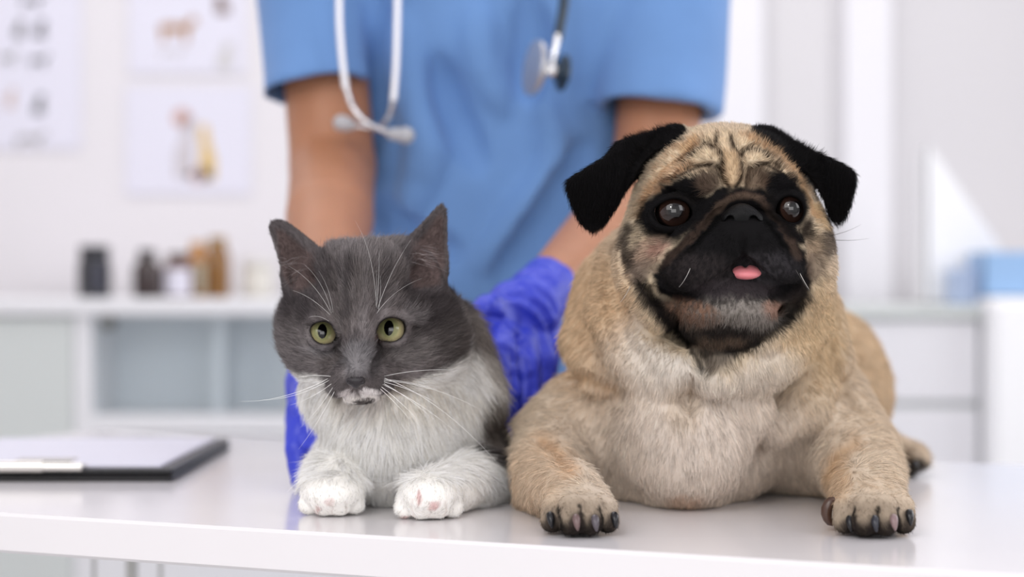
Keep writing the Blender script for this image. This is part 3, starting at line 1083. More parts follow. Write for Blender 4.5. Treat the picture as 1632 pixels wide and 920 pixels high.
# ---- head
E(1152, 352, 1.345, 150, 142, 150, 0.014)
E(1158, 268, 1.325, 108, 62, 100, 0.02)
E(1048, 425, 1.333, 70, 82, 100, 0.018)
E(1272, 410, 1.335, 56, 78, 95, 0.018)
E(1170, 420, 1.305, 118, 82, 80, 0.014)
# upper lips
E(1118, 418, 1.275, 64, 52, 52, 0.012)
E(1232, 412, 1.277, 54, 48, 50, 0.012)
E(1182, 385, 1.268, 56, 44, 48, 0.010)
# chin
E(1160, 487, 1.295, 76, 42, 76, 0.008)
E(1162, 520, 1.315, 74, 36, 70, 0.012)
# brows
E(1100, 292, 1.288, 48, 24, 40, 0.010, R=rotm(0, 12, 0))
E(1226, 288, 1.290, 38, 24, 38, 0.010, R=rotm(0, -16, 0))
# under-eye bags and cheek pad
E(1036, 405, 1.300, 30, 22, 34, 0.010, R=rotm(0, 30, 0))
E(1292, 388, 1.308, 18, 26, 30, 0.010)
# loose cheek skin
f.line([(998, 398), (1006, 440), (1035, 490), (1080, 530), (1120, 565)], 0.0055, 0.001, 1.2, 1.45, 0.012, 'add')
f.line([(1316, 400), (1308, 450), (1285, 495), (1245, 530), (1205, 553)], 0.005, 0.001, 1.2, 1.45, 0.012, 'add')
# eye sockets, then lids round them
EYE = [(1072, 338, 1.2885, 29), (1259, 334, 1.2915, 27)]
for (u, v, Y, r) in EYE:
    E(u, v, Y - 0.006, r * 1.12, r * 1.0, r * 1.0, 0.006, 'sub')
# nose roll
roll = [(1046, 424), (1066, 400), (1096, 370), (1124, 340), (1148, 319), (1182, 308), (1216, 316), (1242, 345), (1264, 378), (1282, 414)]
f.line(roll, 0.0074, 0.0014, 1.2, 1.42, 0.003, 'add', taper=True)
LID = [[(1040, 342), (1050, 327), (1073, 317), (1094, 324), (1103, 340), (1094, 354), (1073, 361), (1052, 357)],
       [(1238, 330), (1246, 317), (1260, 313), (1275, 320), (1281, 337), (1275, 351), (1262, 355), (1247, 348)]]
for L_, (u, v, Y, r) in zip(LID, EYE):
    L2 = spline(L_, 4, True)
    pts = []
    for (a, b) in L2:
        # ring on the eyeball's own sphere, slightly proud
        da, db = (a - u), (b - v)
        k_ = min(1.0, math.hypot(da, db) / (r * 1.12))
        dep = (r * 1.12) * math.sqrt(max(0.0, 1 - k_ * k_)) * Y / F
        pts.append(P(a, b, Y - dep * 0.9))
    pts.append(pts[0])
    for i in range(len(pts) - 1):
        f.cap(pts[i], pts[i + 1], 0.0028, 0.0028, 0.004)
    # opening
    f.flap([tuple(q) for q in L2], lambda U, V_: 0 * U + (Y - 0.024), 0.024, k=0.0015, mode='sub', ylo=Y - 0.05, yhi=Y)
    E(u, v, Y, r * 1.02, r * 1.02, r * 1.02, 0.001, 'sub')
# creases beside the roll, under the eyes
f.line([(1062, 392), (1092, 366), (1118, 336), (1138, 312), (1160, 301), (1195, 300), (1225, 318), (1243, 342)], 0.0030, 0.0, 1.2, 1.42, 0.003)
f.line([(1056, 432), (1080, 405), (1108, 378), (1133, 352), (1150, 332)], 0.0026, 0.0002, 1.2, 1.42, 0.003)
f.line([(1208, 336), (1228, 358), (1250, 390), (1268, 425)], 0.0026, 0.0002, 1.2, 1.42, 0.003)
# forehead wrinkles
WR = [[(1143, 218), (1141, 236), (1150, 250), (1154, 268), (1153, 284), (1162, 298)],
      [(1165, 222), (1171, 238), (1180, 250), (1181, 268), (1181, 285), (1173, 298)],
      [(1180, 250), (1188, 241), (1204, 238), (1222, 248), (1242, 266)],
      [(1070, 286), (1098, 273), (1117, 265), (1136, 263), (1151, 274), (1155, 288)],
      [(1189, 298), (1191, 279), (1200, 266), (1214, 261), (1232, 268), (1254, 282)],
      [(1088, 258), (1111, 241), (1129, 232), (1145, 244)],
      [(1004, 455), (990, 425), (995, 385), (1012, 350)],
      [(1052, 270), (1080, 250), (1108, 224)]]
for i, w_ in enumerate(WR):
    f.line(w_, 0.0026 if i < 6 else 0.0016, 0.0006, 1.2, 1.42, 0.0035)
for pl in ([(1165, 240), (1166, 265), (1167, 290)], [(1100, 256), (1125, 248), (1142, 256)], [(1196, 252), (1215, 252), (1235, 264)]):
    f.line(pl, 0.0030, 0.0008, 1.2, 1.42, 0.005, 'add')
# mouth
f.line([(1014, 438), (1040, 462), (1078, 474), (1112, 466), (1140, 450), (1166, 432), (1187, 416), (1208, 432), (1230, 449), (1258, 455), (1290, 440)], 0.0034, 0.0005, 1.2, 1.42, 0.002)
f.line([(1034, 460), (1058, 474), (1080, 480)], 0.0068, 0.002, 1.2, 1.42, 0.003)
f.line([(1234, 462), (1250, 470), (1268, 462)], 0.0085, 0.002, 1.2, 1.42, 0.003)
f.line([(1172, 430), (1187, 422), (1204, 430)], 0.0052, 0.0025, 1.2, 1.42, 0.002)
f.line([(1182, 372), (1184, 395), (1186, 412)], 0.0014, 0.0001, 1.2, 1.42, 0.003)
# throat crease and chest folds
f.line([(1108, 560), (1118, 575), (1120, 592)], 0.003, 0.000, 1.2, 1.5, 0.008)
f.line([(1100, 612), (1101, 632), (1098, 648)], 0.003, 0.001, 1.2, 1.5, 0.010)
f.line([(880, 560), (898, 590), (935, 612), (985, 628)], 0.0030, 0.001, 1.2, 1.6, 0.012)
f.line([(862, 700), (885, 718), (905, 745)], 0.0020, 0.0005, 1.2, 1.6, 0.010)
f.line([(1364, 706), (1340, 722), (1318, 745)], 0.0020, 0.0005, 1.2, 1.6, 0.010)
f.line([(1330, 560), (1345, 620), (1385, 680)], 0.0025, 0.0005, 1.2, 1.6, 0.010)
f.line([(965, 395), (975, 470), (990, 540), (1030, 590)], 0.0035, 0.000, 1.2, 1.6, 0.010)
# ears
earL = [(1088, 207), (1060, 205), (1030, 213), (986, 227), (962, 252), (905, 289), (909, 318), (924, 352), (944, 367), (962, 358), (984, 326), (1006, 290), (1032, 252), (1066, 226)]
earR = [(1207, 206), (1228, 205), (1262, 222), (1290, 238), (1330, 256), (1361, 275), (1361, 302), (1350, 340), (1338, 355), (1326, 348), (1312, 318), (1298, 292), (1272, 258), (1240, 228)]


def yL(U, V_):
    t = np.clip((1075 - U) / 170, 0, 1)
    return 1.322 - 0.030 * t + 0.012 * np.clip((V_ - 260) / 100, 0, 1) - 0.010 * np.sin(np.clip((V_ - 215) / 140, 0, 1) * 3.14)


def yR(U, V_):
    t = np.clip((U - 1225) / 135, 0, 1)
    return 1.325 - 0.022 * t + 0.012 * np.clip((V_ - 260) / 95, 0, 1) - 0.010 * np.sin(np.clip((V_ - 215) / 130, 0, 1) * 3.14)


for pol, yf in ((earL, yL), (earR, yR)):
    f.flap([tuple(q) for q in spline(pol, 3, True)], yf, 0.0032, k=0.006, ylo=1.27, yhi=1.35, rnd=0.0012)
# thick root behind the fold
f.chain([P(1075, 222, 1.335), P(1020, 246, 1.335), P(985, 290, 1.34)], [0.010, 0.011, 0.008], 0.008)
f.chain([P(1225, 222, 1.337), P(1265, 250, 1.340), P(1290, 290, 1.345)], [0.008, 0.009, 0.007], 0.008)
f.line([(1050, 222), (1015, 262), (990, 310)], 0.0022, 0.0, 1.2, 1.42, 0.004)

# keep the belly and feet on the table
f.half((0, 0, TZ + 0.0004), (0, 0, -1), 0.002)
V, Q = f.mesh()
V = relax(V, Q, 1, 0.5)
N = vnormals(V, Q)
U_ = 816 + V[:, 0] * F / V[:, 1]; W_ = 460 - (V[:, 2] - CZ) * F / V[:, 1]
tk = np.clip((W_ - 560) / 50, 0, 1) * np.clip((785 - W_) / 20, 0, 1) * (V[:, 1] > 1.29)
V = (V + N * (tk * ((vnoise(V * np.array([1, 1, .6]), 42) - 0.5) * 0.006 + (vnoise(V * np.array([1, 1, .7]), 95) - 0.5) * 0.0028))[:, None]).astype(np.float32)
V[:, 2] = np.maximum(V[:, 2], TZ + 0.0002)
N = vnormals(V, Q)

c = Coat(V, N, (206, 189, 168))
HF = (1.15, 1.40)
c.mix((vnoise(V, 28) - 0.35) * 1.2, (220, 205, 184), 0.6)
# warm shoulders and back, pale breast
c.blob((955, 520), (75, 130), (206, 176, 140), 0.75, 0.8)
c.blob((1290, 540), (60, 110), (204, 178, 138), 0.7, 0.8)
c.blob((1350, 620), (90, 130), (206, 180, 146), 0.7, 0.8, y=(1.5, 2))
c.blob((1110, 700), (160, 130), (214, 203, 193), 0.85, 1.6)
c.blob((1070, 560), (95, 60), (216, 208, 198), 0.8, 1.0)
c.blob((1190, 590), (90, 45), (214, 204, 190), 0.7, 0.7)
c.blob((845, 770), (50, 60), (206, 182, 156), 0.6, 0.8)
c.stroke([(868, 704), (890, 722), (912, 752)], 12, (192, 156, 120), 0.75, 30)
c.stroke([(1362, 708), (1340, 726), (1325, 752)], 9, (194, 160, 124), 0.7, 28)
c.blob((1335, 760), (22, 42), (198, 166, 130), 0.6, 0.8)
c.blob((1092, 800), (30, 12), (186, 150, 122), 0.5, 0.9)
c.stroke([(1101, 598), (1102, 618), (1099, 640)], 2, (104, 80, 60), 0.8, 6)
c.stroke([(885, 560), (900, 588), (935, 606), (985, 622)], 4, (190, 152, 110), 0.6, 18)
c.blob((1090, 648), (30, 40), (190, 172, 150), 0.5, 0.8)
# feet
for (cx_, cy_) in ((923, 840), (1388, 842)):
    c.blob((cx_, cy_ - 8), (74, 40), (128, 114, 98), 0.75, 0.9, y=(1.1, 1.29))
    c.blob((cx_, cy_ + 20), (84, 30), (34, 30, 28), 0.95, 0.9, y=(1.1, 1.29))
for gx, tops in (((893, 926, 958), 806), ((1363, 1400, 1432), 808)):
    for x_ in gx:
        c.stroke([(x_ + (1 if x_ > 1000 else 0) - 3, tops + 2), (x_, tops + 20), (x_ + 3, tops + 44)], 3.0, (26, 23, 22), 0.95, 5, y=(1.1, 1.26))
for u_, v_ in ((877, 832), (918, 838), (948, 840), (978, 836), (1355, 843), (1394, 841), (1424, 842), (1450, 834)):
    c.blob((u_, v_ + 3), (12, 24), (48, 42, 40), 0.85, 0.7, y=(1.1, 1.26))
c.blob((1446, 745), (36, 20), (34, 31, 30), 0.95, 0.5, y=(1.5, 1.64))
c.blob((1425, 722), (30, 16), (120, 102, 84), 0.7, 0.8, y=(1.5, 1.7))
# ---- head markings
hy = (1.15, 1.372)
c.poly([(1005, 380), (1010, 300), (1060, 240), (1110, 208), (1205, 208), (1270, 250), (1305, 320), (1318, 380), (1290, 500), (1160, 600), (1030, 540)], (220, 200, 170), 0.85, 30, y=hy)
c.blob((1040, 300), (42, 70), (230, 212, 184), 0.7, 0.8, rot=30, y=hy)
c.stroke([(1018, 345), (1034, 305), (1075, 262), (1110, 228)], 5, (176, 130, 86), 0.85, 15, y=hy)
c.stroke([(1045, 308), (1078, 278), (1105, 262)], 4, (164, 118, 78), 0.8, 12, y=hy)
c.stroke([(1085, 240), (1110, 220)], 4, (186, 146, 100), 0.6, 12, y=hy)
c.stroke([(1195, 222), (1235, 238), (1275, 285), (1300, 345)], 5, (172, 130, 88), 0.8, 13, y=hy)
c.stroke([(1180, 215), (1225, 222), (1262, 250)], 3, (160, 120, 82), 0.6, 9, y=hy)
c.stroke([(1040, 275), (1068, 243), (1098, 222)], 2.5, (150, 112, 80), 0.8, 7, y=hy)
c.stroke([(1030, 318), (1058, 292), (1082, 274)], 2.5, (120, 86, 62), 0.8, 8, y=hy)
c.stroke([(1215, 232), (1246, 258), (1268, 292)], 2.5, (120, 88, 62), 0.8, 7, y=hy)
c.stroke([(1120, 215), (1108, 235), (1085, 252)], 2.5, (120, 88, 62), 0.7, 7, y=hy)
c.poly([(1155, 240), (1172, 240), (1181, 285), (1168, 302), (1156, 285)], (188, 156, 118), 0.6, 8, y=hy)
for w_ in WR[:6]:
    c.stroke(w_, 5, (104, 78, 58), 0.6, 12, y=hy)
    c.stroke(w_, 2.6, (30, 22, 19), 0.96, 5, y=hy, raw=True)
blk = (21, 20, 21)
c.blob((1066, 340), (52, 36), blk, 1.0, 0.35, rot=-14, y=hy)
c.blob((1090, 308), (52, 24), blk, 1.0, 0.5, rot=-20, y=hy)
c.blob((1130, 290), (20, 18), (84, 70, 60), 0.9, 0.5, y=hy)
c.blob((1254, 330), (36, 40), blk, 1.0, 0.35, y=hy)
c.blob((1245, 298), (40, 22), blk, 1.0, 0.5, rot=24, y=hy)
c.blob((1205, 288), (17, 24), (88, 72, 60), 0.9, 0.6, y=hy)
c.poly([(1060, 312), (1095, 308), (1128, 314), (1150, 296), (1166, 303), (1150, 316), (1126, 340), (1100, 366), (1076, 384), (1060, 372), (1090, 345)], (22, 20, 20), 1.0, 9, y=hy)
c.poly([(1196, 303), (1212, 300), (1236, 310), (1246, 322), (1252, 350), (1278, 372), (1284, 392), (1266, 384), (1246, 350), (1222, 322)], (22, 20, 20), 1.0, 9, y=hy)
muz = [(1040, 440), (1062, 405), (1092, 372), (1118, 335), (1145, 306), (1180, 296), (1217, 306), (1246, 345), (1275, 385), (1296, 425), (1290, 455), (1262, 482), (1225, 488), (1100, 492), (1050, 470)]
c.poly(muz, blk, 1.0, 12, y=hy)
c.stroke([(1060, 420), (1086, 393), (1115, 365), (1140, 336), (1160, 318), (1182, 311), (1208, 316), (1232, 340), (1254, 372), (1272, 410)], 6, (64, 52, 45), 0.85, 7, y=hy)
c.stroke([(1078, 426), (1104, 396), (1130, 366), (1148, 345)], 4, (8, 8, 8), 0.9, 6, y=hy)
c.stroke([(1218, 350), (1240, 378), (1256, 408)], 4, (8, 8, 8), 0.9, 6, y=hy)
c.stroke([(1140, 336), (1160, 318), (1182, 311), (1208, 316)], 4, (96, 80, 68), 0.5, 8, y=hy)
# lower face
c.poly([(1005, 425), (1035, 470), (1100, 480), (1230, 480), (1290, 450), (1292, 472), (1262, 508), (1225, 532), (1195, 556), (1160, 578), (1132, 596), (1108, 560), (1060, 520), (1012, 462)], (40, 35, 34), 0.95, 18, y=hy)
c.blob((1170, 462), (66, 16), (52, 47, 49), 0.9, 0.5, y=hy)
c.blob((1172, 500), (84, 24), (132, 126, 120), 0.85, 1.0, y=hy, grit=3.0)
c.blob((1205, 502), (44, 20), (158, 151, 144), 0.7, 1.0, y=hy, grit=9.0)
c.blob((1104, 498), (40, 18), (138, 104, 84), 0.8, 1.0, rot=12, y=hy, grit=5.0)
c.blob((1232, 492), (16, 12), (160, 120, 100), 0.6, 1.0, y=hy)
c.blob((1160, 528), (50, 11), (36, 32, 31), 0.85, 0.9, y=hy)
c.blob((1150, 546), (60, 10), (120, 100, 84), 0.6, 1.0, y=hy, grit=4.0)
c.stroke([(1205, 545), (1180, 556), (1162, 560)], 8, (30, 28, 28), 0.85, 10, y=(1.15, 1.4))
c.stroke([(1095, 545), (1108, 566), (1118, 590)], 5, (36, 32, 30), 0.9, 9, y=(1.15, 1.4))
c.blob((1150, 580), (28, 14), (150, 138, 124), 0.6, 0.8, y=(1.15, 1.4))
c.stroke([(1018, 432), (1034, 475), (1072, 512), (1098, 540)], 11, (24, 21, 21), 0.9, 14, y=(1.15, 1.4))
c.stroke([(1288, 448), (1272, 488), (1240, 520), (1205, 545)], 8, (30, 27, 27), 0.85, 12, y=(1.15, 1.4))
# black between the eye and the nose roll
c.stroke([(1040, 372), (1068, 382), (1092, 362), (1118, 330)], 10, (16, 15, 16), 0.92, 12, y=hy)
c.stroke([(1232, 335), (1254, 362), (1276, 376), (1286, 362)], 9, (18, 16, 16), 0.9, 12, y=hy)
c.blob((1110, 430), (55, 26), (58, 52, 52), 0.6, 1.0, y=hy, grit=6.0)
c.blob((1225, 425), (46, 24), (66, 63, 66), 0.6, 1.0, y=hy, grit=8.0)
# cheeks
c.blob((1036, 402), (34, 19), (168, 144, 126), 0.9, 0.6, rot=-28, y=hy)
c.blob((1048, 396), (17, 8), (150, 112, 100), 0.7, 0.8, rot=-28, y=hy)
c.blob((1023, 430), (26, 16), (132, 116, 104), 0.7, 0.8, rot=-20, y=hy)
c.stroke([(1006, 365), (996, 395), (1006, 418)], 10, (52, 44, 40), 0.9, 12, y=hy)
c.stroke([(1022, 372), (1016, 395), (1000, 420)], 4, (40, 34, 32), 0.7, 8, y=hy)
c.stroke([(990, 350), (982, 395), (990, 450)], 6, (198, 178, 154), 0.7, 12, y=hy)
c.blob((1318, 385), (14, 26), (70, 60, 54), 0.85, 0.7, y=(1.15, 1.4))
c.blob((1295, 395), (12, 22), (140, 120, 100), 0.8, 0.8, y=hy)
c.blob((1288, 365), (10, 22), (48, 40, 36), 0.7, 0.8, y=hy)
c.blob((1300, 425), (14, 26), (112, 98, 86), 0.8, 0.7, y=hy)
c.stroke([(1302, 330), (1312, 360)], 5, (196, 164, 120), 0.7, 9, y=hy)
# eye rims
for L_ in LID:
    c.stroke(L_ + [L_[0]], 4, (14, 13, 14), 1.0, 5, y=hy, raw=True)
# ears
eL = [tuple(q) for q in spline(earL, 3, True)]; eR = [tuple(q) for q in spline(earR, 3, True)]
ey = (1.15, 1.37)
c.poly(eL, (15, 14, 15), 1.0, 6, y=ey, grow=9)
c.poly(eR, (15, 14, 15), 1.0, 6, y=ey, grow=9)
c.poly([(1095, 200), (1060, 196), (985, 222), (985, 300), (1006, 292), (1032, 254), (1068, 228), (1092, 214)], (17, 16, 17), 0.95, 9, y=ey)
c.poly([(1198, 200), (1240, 198), (1300, 235), (1312, 318), (1300, 320), (1284, 290), (1262, 258), (1225, 225), (1200, 212)], (17, 16, 17), 0.95, 9, y=ey)
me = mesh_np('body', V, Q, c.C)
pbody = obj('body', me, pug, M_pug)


def pflow(p, n):
    U = 816 + p[:, 0] * F / p[:, 1]; W = 460 - (p[:, 2] - CZ) * F / p[:, 1]
    # head: away from the nose root; trunk: down, a little outward
    hx, hz = (U - 1178), -(W - 330)
    L = np.sqrt(hx ** 2 + hz ** 2) + 1
    head = np.stack([hx / L, np.full(len(U), 0.6), hz / L], 1)
    body = np.stack([(U - 1100) / 420.0 * 0.9, np.full(len(U), 0.25), -np.ones(len(U))], 1)
    w = np.clip((560 - W) / 60, 0, 1) * np.clip((1.40 - p[:, 1]) / 0.02, 0, 1)
    # ears hang down
    ear = ((U < 1000) & (W < 375) & (p[:, 1] < 1.345)) | ((U > 1312) & (W < 360) & (p[:, 1] < 1.36))
    out = head * w[:, None] + body * (1 - w[:, None])
    out[ear] = np.array([0, 0.1, -1.0])
    feet = (W > 790) & (p[:, 1] < 1.28)
    out[feet] = np.array([0, -0.8, -0.5])
    return out


def plen(p):
    U = 816 + p[:, 0] * F / p[:, 1]; W = 460 - (p[:, 2] - CZ) * F / p[:, 1]
    L = np.full(len(p), 0.0072)
    head = (W < 560) & (p[:, 1] < 1.372)
    L[head] = 0.0050
    mz = head & (polysd(np.array(muz, float), U, W) < 8)
    L[mz] = 0.0022
    L[(W > 775) & (p[:, 1] < 1.29)] = 0.0032
    for (u, v, Y, r) in EYE:
        L[(np.hypot(U - u, W - v) < 42) & (p[:, 1] < 1.35)] = 0.0018
    return L


def pkeep(p):
    U = 816 + p[:, 0] * F / p[:, 1]; W = 460 - (p[:, 2] - CZ) * F / p[:, 1]
    k = np.ones(len(p))
    for L_ in LID:
        k[(polysd(np.array(L_, float), U, W) < 4) & (p[:, 1] < 1.33)] = 0
    k[(np.hypot((U - 1181) / 34, (W - 345) / 26) < 1) & (p[:, 1] < 1.29)] = 0
    k[p[:, 2] < TZ + 0.001] = 0
    hd = (W < 560) & (p[:, 1] < 1.372)
    k[hd] *= 2.6
    return k


fur('fur', V, Q, N, c.C, pug, M_fur, NP, plen, pflow, 0.42, 0.00011, seed=3, keep=pkeep, curl=0.13, var=0.22, clump=0.5)

# eyes
for i, ((u, v, Y, r), gz) in enumerate(zip(EYE, ((0.10, -1, 0.04), (0.26, -1, 0.06)))):
    eyeball('eye', P(u, v, Y), r * Y / F, gz, [(24, (10, 8, 8)), (30, (30, 20, 17)), (54, (52, 35, 29)), (60, (12, 9, 9)), (80, (14, 10, 10)), (95, (120, 100, 96)), (180, (190, 170, 165))], pug, M_eye)

# nose
nf = Field(axis_steps([(0.124, 0.182, 0.0006)]), axis_steps([(1.215, 1.285, 0.0007)]), axis_steps([(0.935, 0.982, 0.0006)]))
ny = f.surf(1182, 352, 1.2, 1.4) or 1.245
ny += 0.004
E(1182, 342, ny + 0.006, 23, 18, 26, 0.004, fld=nf)
E(1164, 350, ny + 0.006, 16, 14, 24, 0.004, fld=nf)
E(1200, 350, ny + 0.006, 16, 14, 24, 0.004, fld=nf)
E(1182, 360, ny + 0.006, 13, 18, 22, 0.004, fld=nf)
for sx in (-1, 1):
    nf.chain([P(1182 + sx * 19, 350, ny - 0.004), P(1182 + sx * 17, 351, ny + 0.004)], [0.0026, 0.0026], 0.0015, 'sub')
    nf.chain([P(1182 + sx * 21, 352, ny - 0.003), P(1182 + sx * 31, 357, ny + 0.001)], [0.0017, 0.0011], 0.0012, 'sub')
nf.chain([P(1182, 352, ny - 0.0055), P(1183, 374, ny - 0.003)], [0.0006, 0.0008], 0.0012, 'sub')
nV, nQ = nf.mesh()
obj('nose', mesh_np('nose', relax(nV, nQ, 1), nQ), pug, M_wet)

# tongue
tf = Field(axis_steps([(0.135, 0.185, 0.0006)]), axis_steps([(1.225, 1.295, 0.0007)]), axis_steps([(0.90, 0.94, 0.0006)]))
ty = (f.surf(1187, 446, 1.2, 1.4) or 1.26)
tf.ell(P(1187, 432, ty + 0.006), (0.0122, 0.015, 0.0052), rotm(12, 0, 0), 0.002)
tf.chain([P(1188, 424, ty - 0.010), P(1188, 424, ty + 0.01)], [0.0011, 0.0011], 0.0025, 'sub')
tV, tQ = tf.mesh()
obj('tongue', mesh_np('tongue', relax(tV, tQ, 1), tQ), pug, M_tongue)


def claw(p0, p1, p2, r, col, parent):
    mb = MB()
    pts = [(1 - t) ** 2 * np.array(p0) + 2 * t * (1 - t) * np.array(p1) + t * t * np.array(p2) for t in np.linspace(0, 1, 7)]
    mb.tube(pts, [r, r * 1.05, r, r * 0.92, r * 0.78, r * 0.55, r * 0.2], 12)
    o = mb.build('claw', M_claw, parent, smooth=True)
    a = o.data.attributes.new('Col', 'FLOAT_COLOR', 'POINT')
    n = len(o.data.vertices)
    cc = np.ones((n, 4), np.float32); cc[:, :3] = lin(col)
    a.data.foreach_set('color', cc.ravel())
    return o


for (u, v, cl_) in ((877, 826, (22, 22, 25)), (918, 830, (112, 92, 90)), (948, 831, (86, 80, 86)), (979, 826, (24, 24, 28)),
                    (1354, 832, (24, 24, 28)), (1394, 832, (44, 46, 54)), (1424, 830, (134, 112, 112)), (1449, 822, (22, 22, 25))):
    Y = f.surf(u, v, 1.12, 1.4) or 1.21
    a = P(u, v - 5, Y + 0.002); b = P(u + 1, v + 2, Y - 0.0040); e_ = P(u + 3, v + 16, Y - 0.0015)
    e_[2] = max(e_[2], TZ + 0.0030)
    claw(a, b, e_, 0.0026, cl_, pug)
# dew claw of the right paw and hind claws
Y = 1.235
mb = MB()
dpt = P(1338, 828, Y); dpt[2] = TZ + 0.0125
mb.tube([dpt + np.array([0.006 * math.cos(t), 0.004, 0.0080 * math.sin(t)]) - np.array([0.002, 0, 0]) for t in np.linspace(1.6, 4.5, 8)], [0.0026, 0.0034, 0.0038, 0.0038, 0.0036, 0.0032, 0.0026, 0.0014], 12)
dc = mb.build('dewclaw', M_claw, pug, smooth=True)
a = dc.data.attributes.new('Col', 'FLOAT_COLOR', 'POINT')
cc = np.ones((len(dc.data.vertices), 4), np.float32); cc[:, :3] = lin((78, 56, 46)); a.data.foreach_set('color', cc.ravel())
for (u, v, Y) in ((1430, 746, 1.575), (1444, 746, 1.571), (1458, 741, 1.577), (1467, 733, 1.592)):
    claw(P(u, v - 4, Y + 0.004), P(u + 2, v, Y - 0.002), P(u + 3, v + 7, Y - 0.003), 0.0022, (20, 20, 22), pug)
M_wh = mat('whisker_pale', (225, 222, 216), 0.35)
M_whd = mat('whisker_dark', (60, 56, 54), 0.4)
for (a_, b_, m_) in (((1100, 428), (1082, 458), M_wh), ((1275, 436), (1290, 462), M_wh), ((1005, 455), (988, 482), M_wh), ((1322, 376), (1372, 358), M_whd), ((1325, 382), (1385, 380), M_whd),
                     ((1268, 430), (1308, 492), M_whd), ((1030, 448), (1000, 500), M_whd)):
    Y = f.surf(a_[0], a_[1], 1.2, 1.42) or 1.32
    whisker(P(a_[0], a_[1], Y), P(b_[0], b_[1], Y - 0.012), (0, -0.004, -0.002), 0.00022, pug, m_)

# ================================================================== the cat
M_cfur = mat('cat_fur', attr='Col', rough=0.6, spec=0.2)
M_cskin = mat('cat_skin', attr='Col', rough=0.85, spec=0.2)
M_cnose = mat('cat_nose', (36, 31, 34), 0.4, bump=0.4, bscale=1600)
cat = empty('cat', (-0.08, 1.42, TZ), 'grey and white cat with green eyes crouching on the table', 'cat')
f = Field(axis_steps([(-0.185, 0.03, 0.001)]),
          axis_steps([(1.225, 1.40, 0.00105), (1.40, 1.50, 0.002), (1.50, 1.86, 0.004)]),
          axis_steps([(0.742, 0.85, 0.0016), (0.85, 0.985, 0.001)]))
# trunk
E(672, 668, 1.50, 84, 112, 140, 0.02)
E(700, 650, 1.66, 92, 108, 240, 0.03)
E(685, 620, 1.58, 58, 84, 160, 0.03)
E(642, 700, 1.405, 100, 100, 90, 0.03)
E(664, 600, 1.42, 92, 108, 90, 0.03)
f.chain([P(620, 590, 1.39), P(612, 690, 1.375), P(620, 760, 1.385)], [0.046, 0.042, 0.022], 0.02)
f.chain([P(694, 548, 1.41), P(732, 625, 1.42)], [0.032, 0.029], 0.03)
E(750, 700, 1.46, 42, 78, 80, 0.03)
# tail laid back
f.chain([P(700, 742, 1.80), P(760, 740, 1.84)], [0.018, 0.014], 0.02)
# haunches
E(760, 690, 1.70, 52, 85, 110, 0.02)
E(630, 690, 1.70, 52, 85, 110, 0.02)
# fore limbs
f.chain([P(575, 725, 1.43), P(548, 752, 1.385), P(534, 768, 1.345)], [0.030, 0.0245, 0.0205], 0.014)
f.chain([P(752, 742, 1.445), P(768, 757, 1.41), P(718, 780, 1.345), P(694, 790, 1.325)], [0.032, 0.0225, 0.0190, 0.0172], 0.014)


def catpaw(cx, Y, toes, w=0.0205):
    f.ell(np.array([pxX(cx, Y), Y + 0.012, TZ + 0.0165]), (w, 0.028, 0.0158), None, 0.010)
    for (u, dy, r, h) in toes:
        tip = np.array([pxX(u, Y + dy), Y + dy, TZ + r + 0.0006])
        kn = np.array([pxX(cx + (u - cx) * 0.85, Y + dy), Y + dy + 0.010, TZ + h])
        ba = np.array([pxX(cx + (u - cx) * 0.6, Y + 0.02), Y + 0.022, TZ + 0.019])
        f.chain([ba, kn, tip], [r, r * 1.05, r], 0.0035)


catpaw(528, 1.318, ((492, 0.009, 0.0072, 0.016), (516, 0.001, 0.0082, 0.0185), (542, 0.001, 0.0082, 0.0185), (565, 0.010, 0.0072, 0.016)), 0.0215)
catpaw(683, 1.298, ((645, 0.008, 0.0074, 0.015), (671, 0.001, 0.0082, 0.0175), (698, 0.003, 0.0082, 0.0175), (722, 0.012, 0.0072, 0.015)), 0.0205)
# head
E(590, 504, 1.352, 128, 98, 112, 0.012)
E(592, 452, 1.345, 100, 50, 84, 0.02)
E(545, 442, 1.342, 44, 42, 62, 0.02)
E(642, 436, 1.346, 44, 44, 62, 0.02)
E(501, 535, 1.345, 52, 60, 62, 0.022)
E(532, 628, 1.372, 52, 46, 55, 0.02)
E(684, 540, 1.350, 58, 60, 66, 0.022)
E(520, 575, 1.322, 44, 38, 48, 0.02)
E(640, 578, 1.325, 56, 40, 52, 0.02)
E(572, 604, 1.300, 46, 36, 48, 0.014)
# nose bridge and forehead
f.chain([P(590, 440, 1.293), P(578, 500, 1.283), P(571, 560, 1.270), P(566, 596, 1.262)], [0.022, 0.0135, 0.0095, 0.0085], 0.014)
# whisker pads
E(546, 616, 1.281, 25, 17, 25, 0.009)
E(594, 613, 1.282, 32, 18, 25, 0.009)
E(574, 630, 1.292, 30, 13, 28, 0.005)
E(560, 600, 1.276, 30, 20, 24, 0.010)
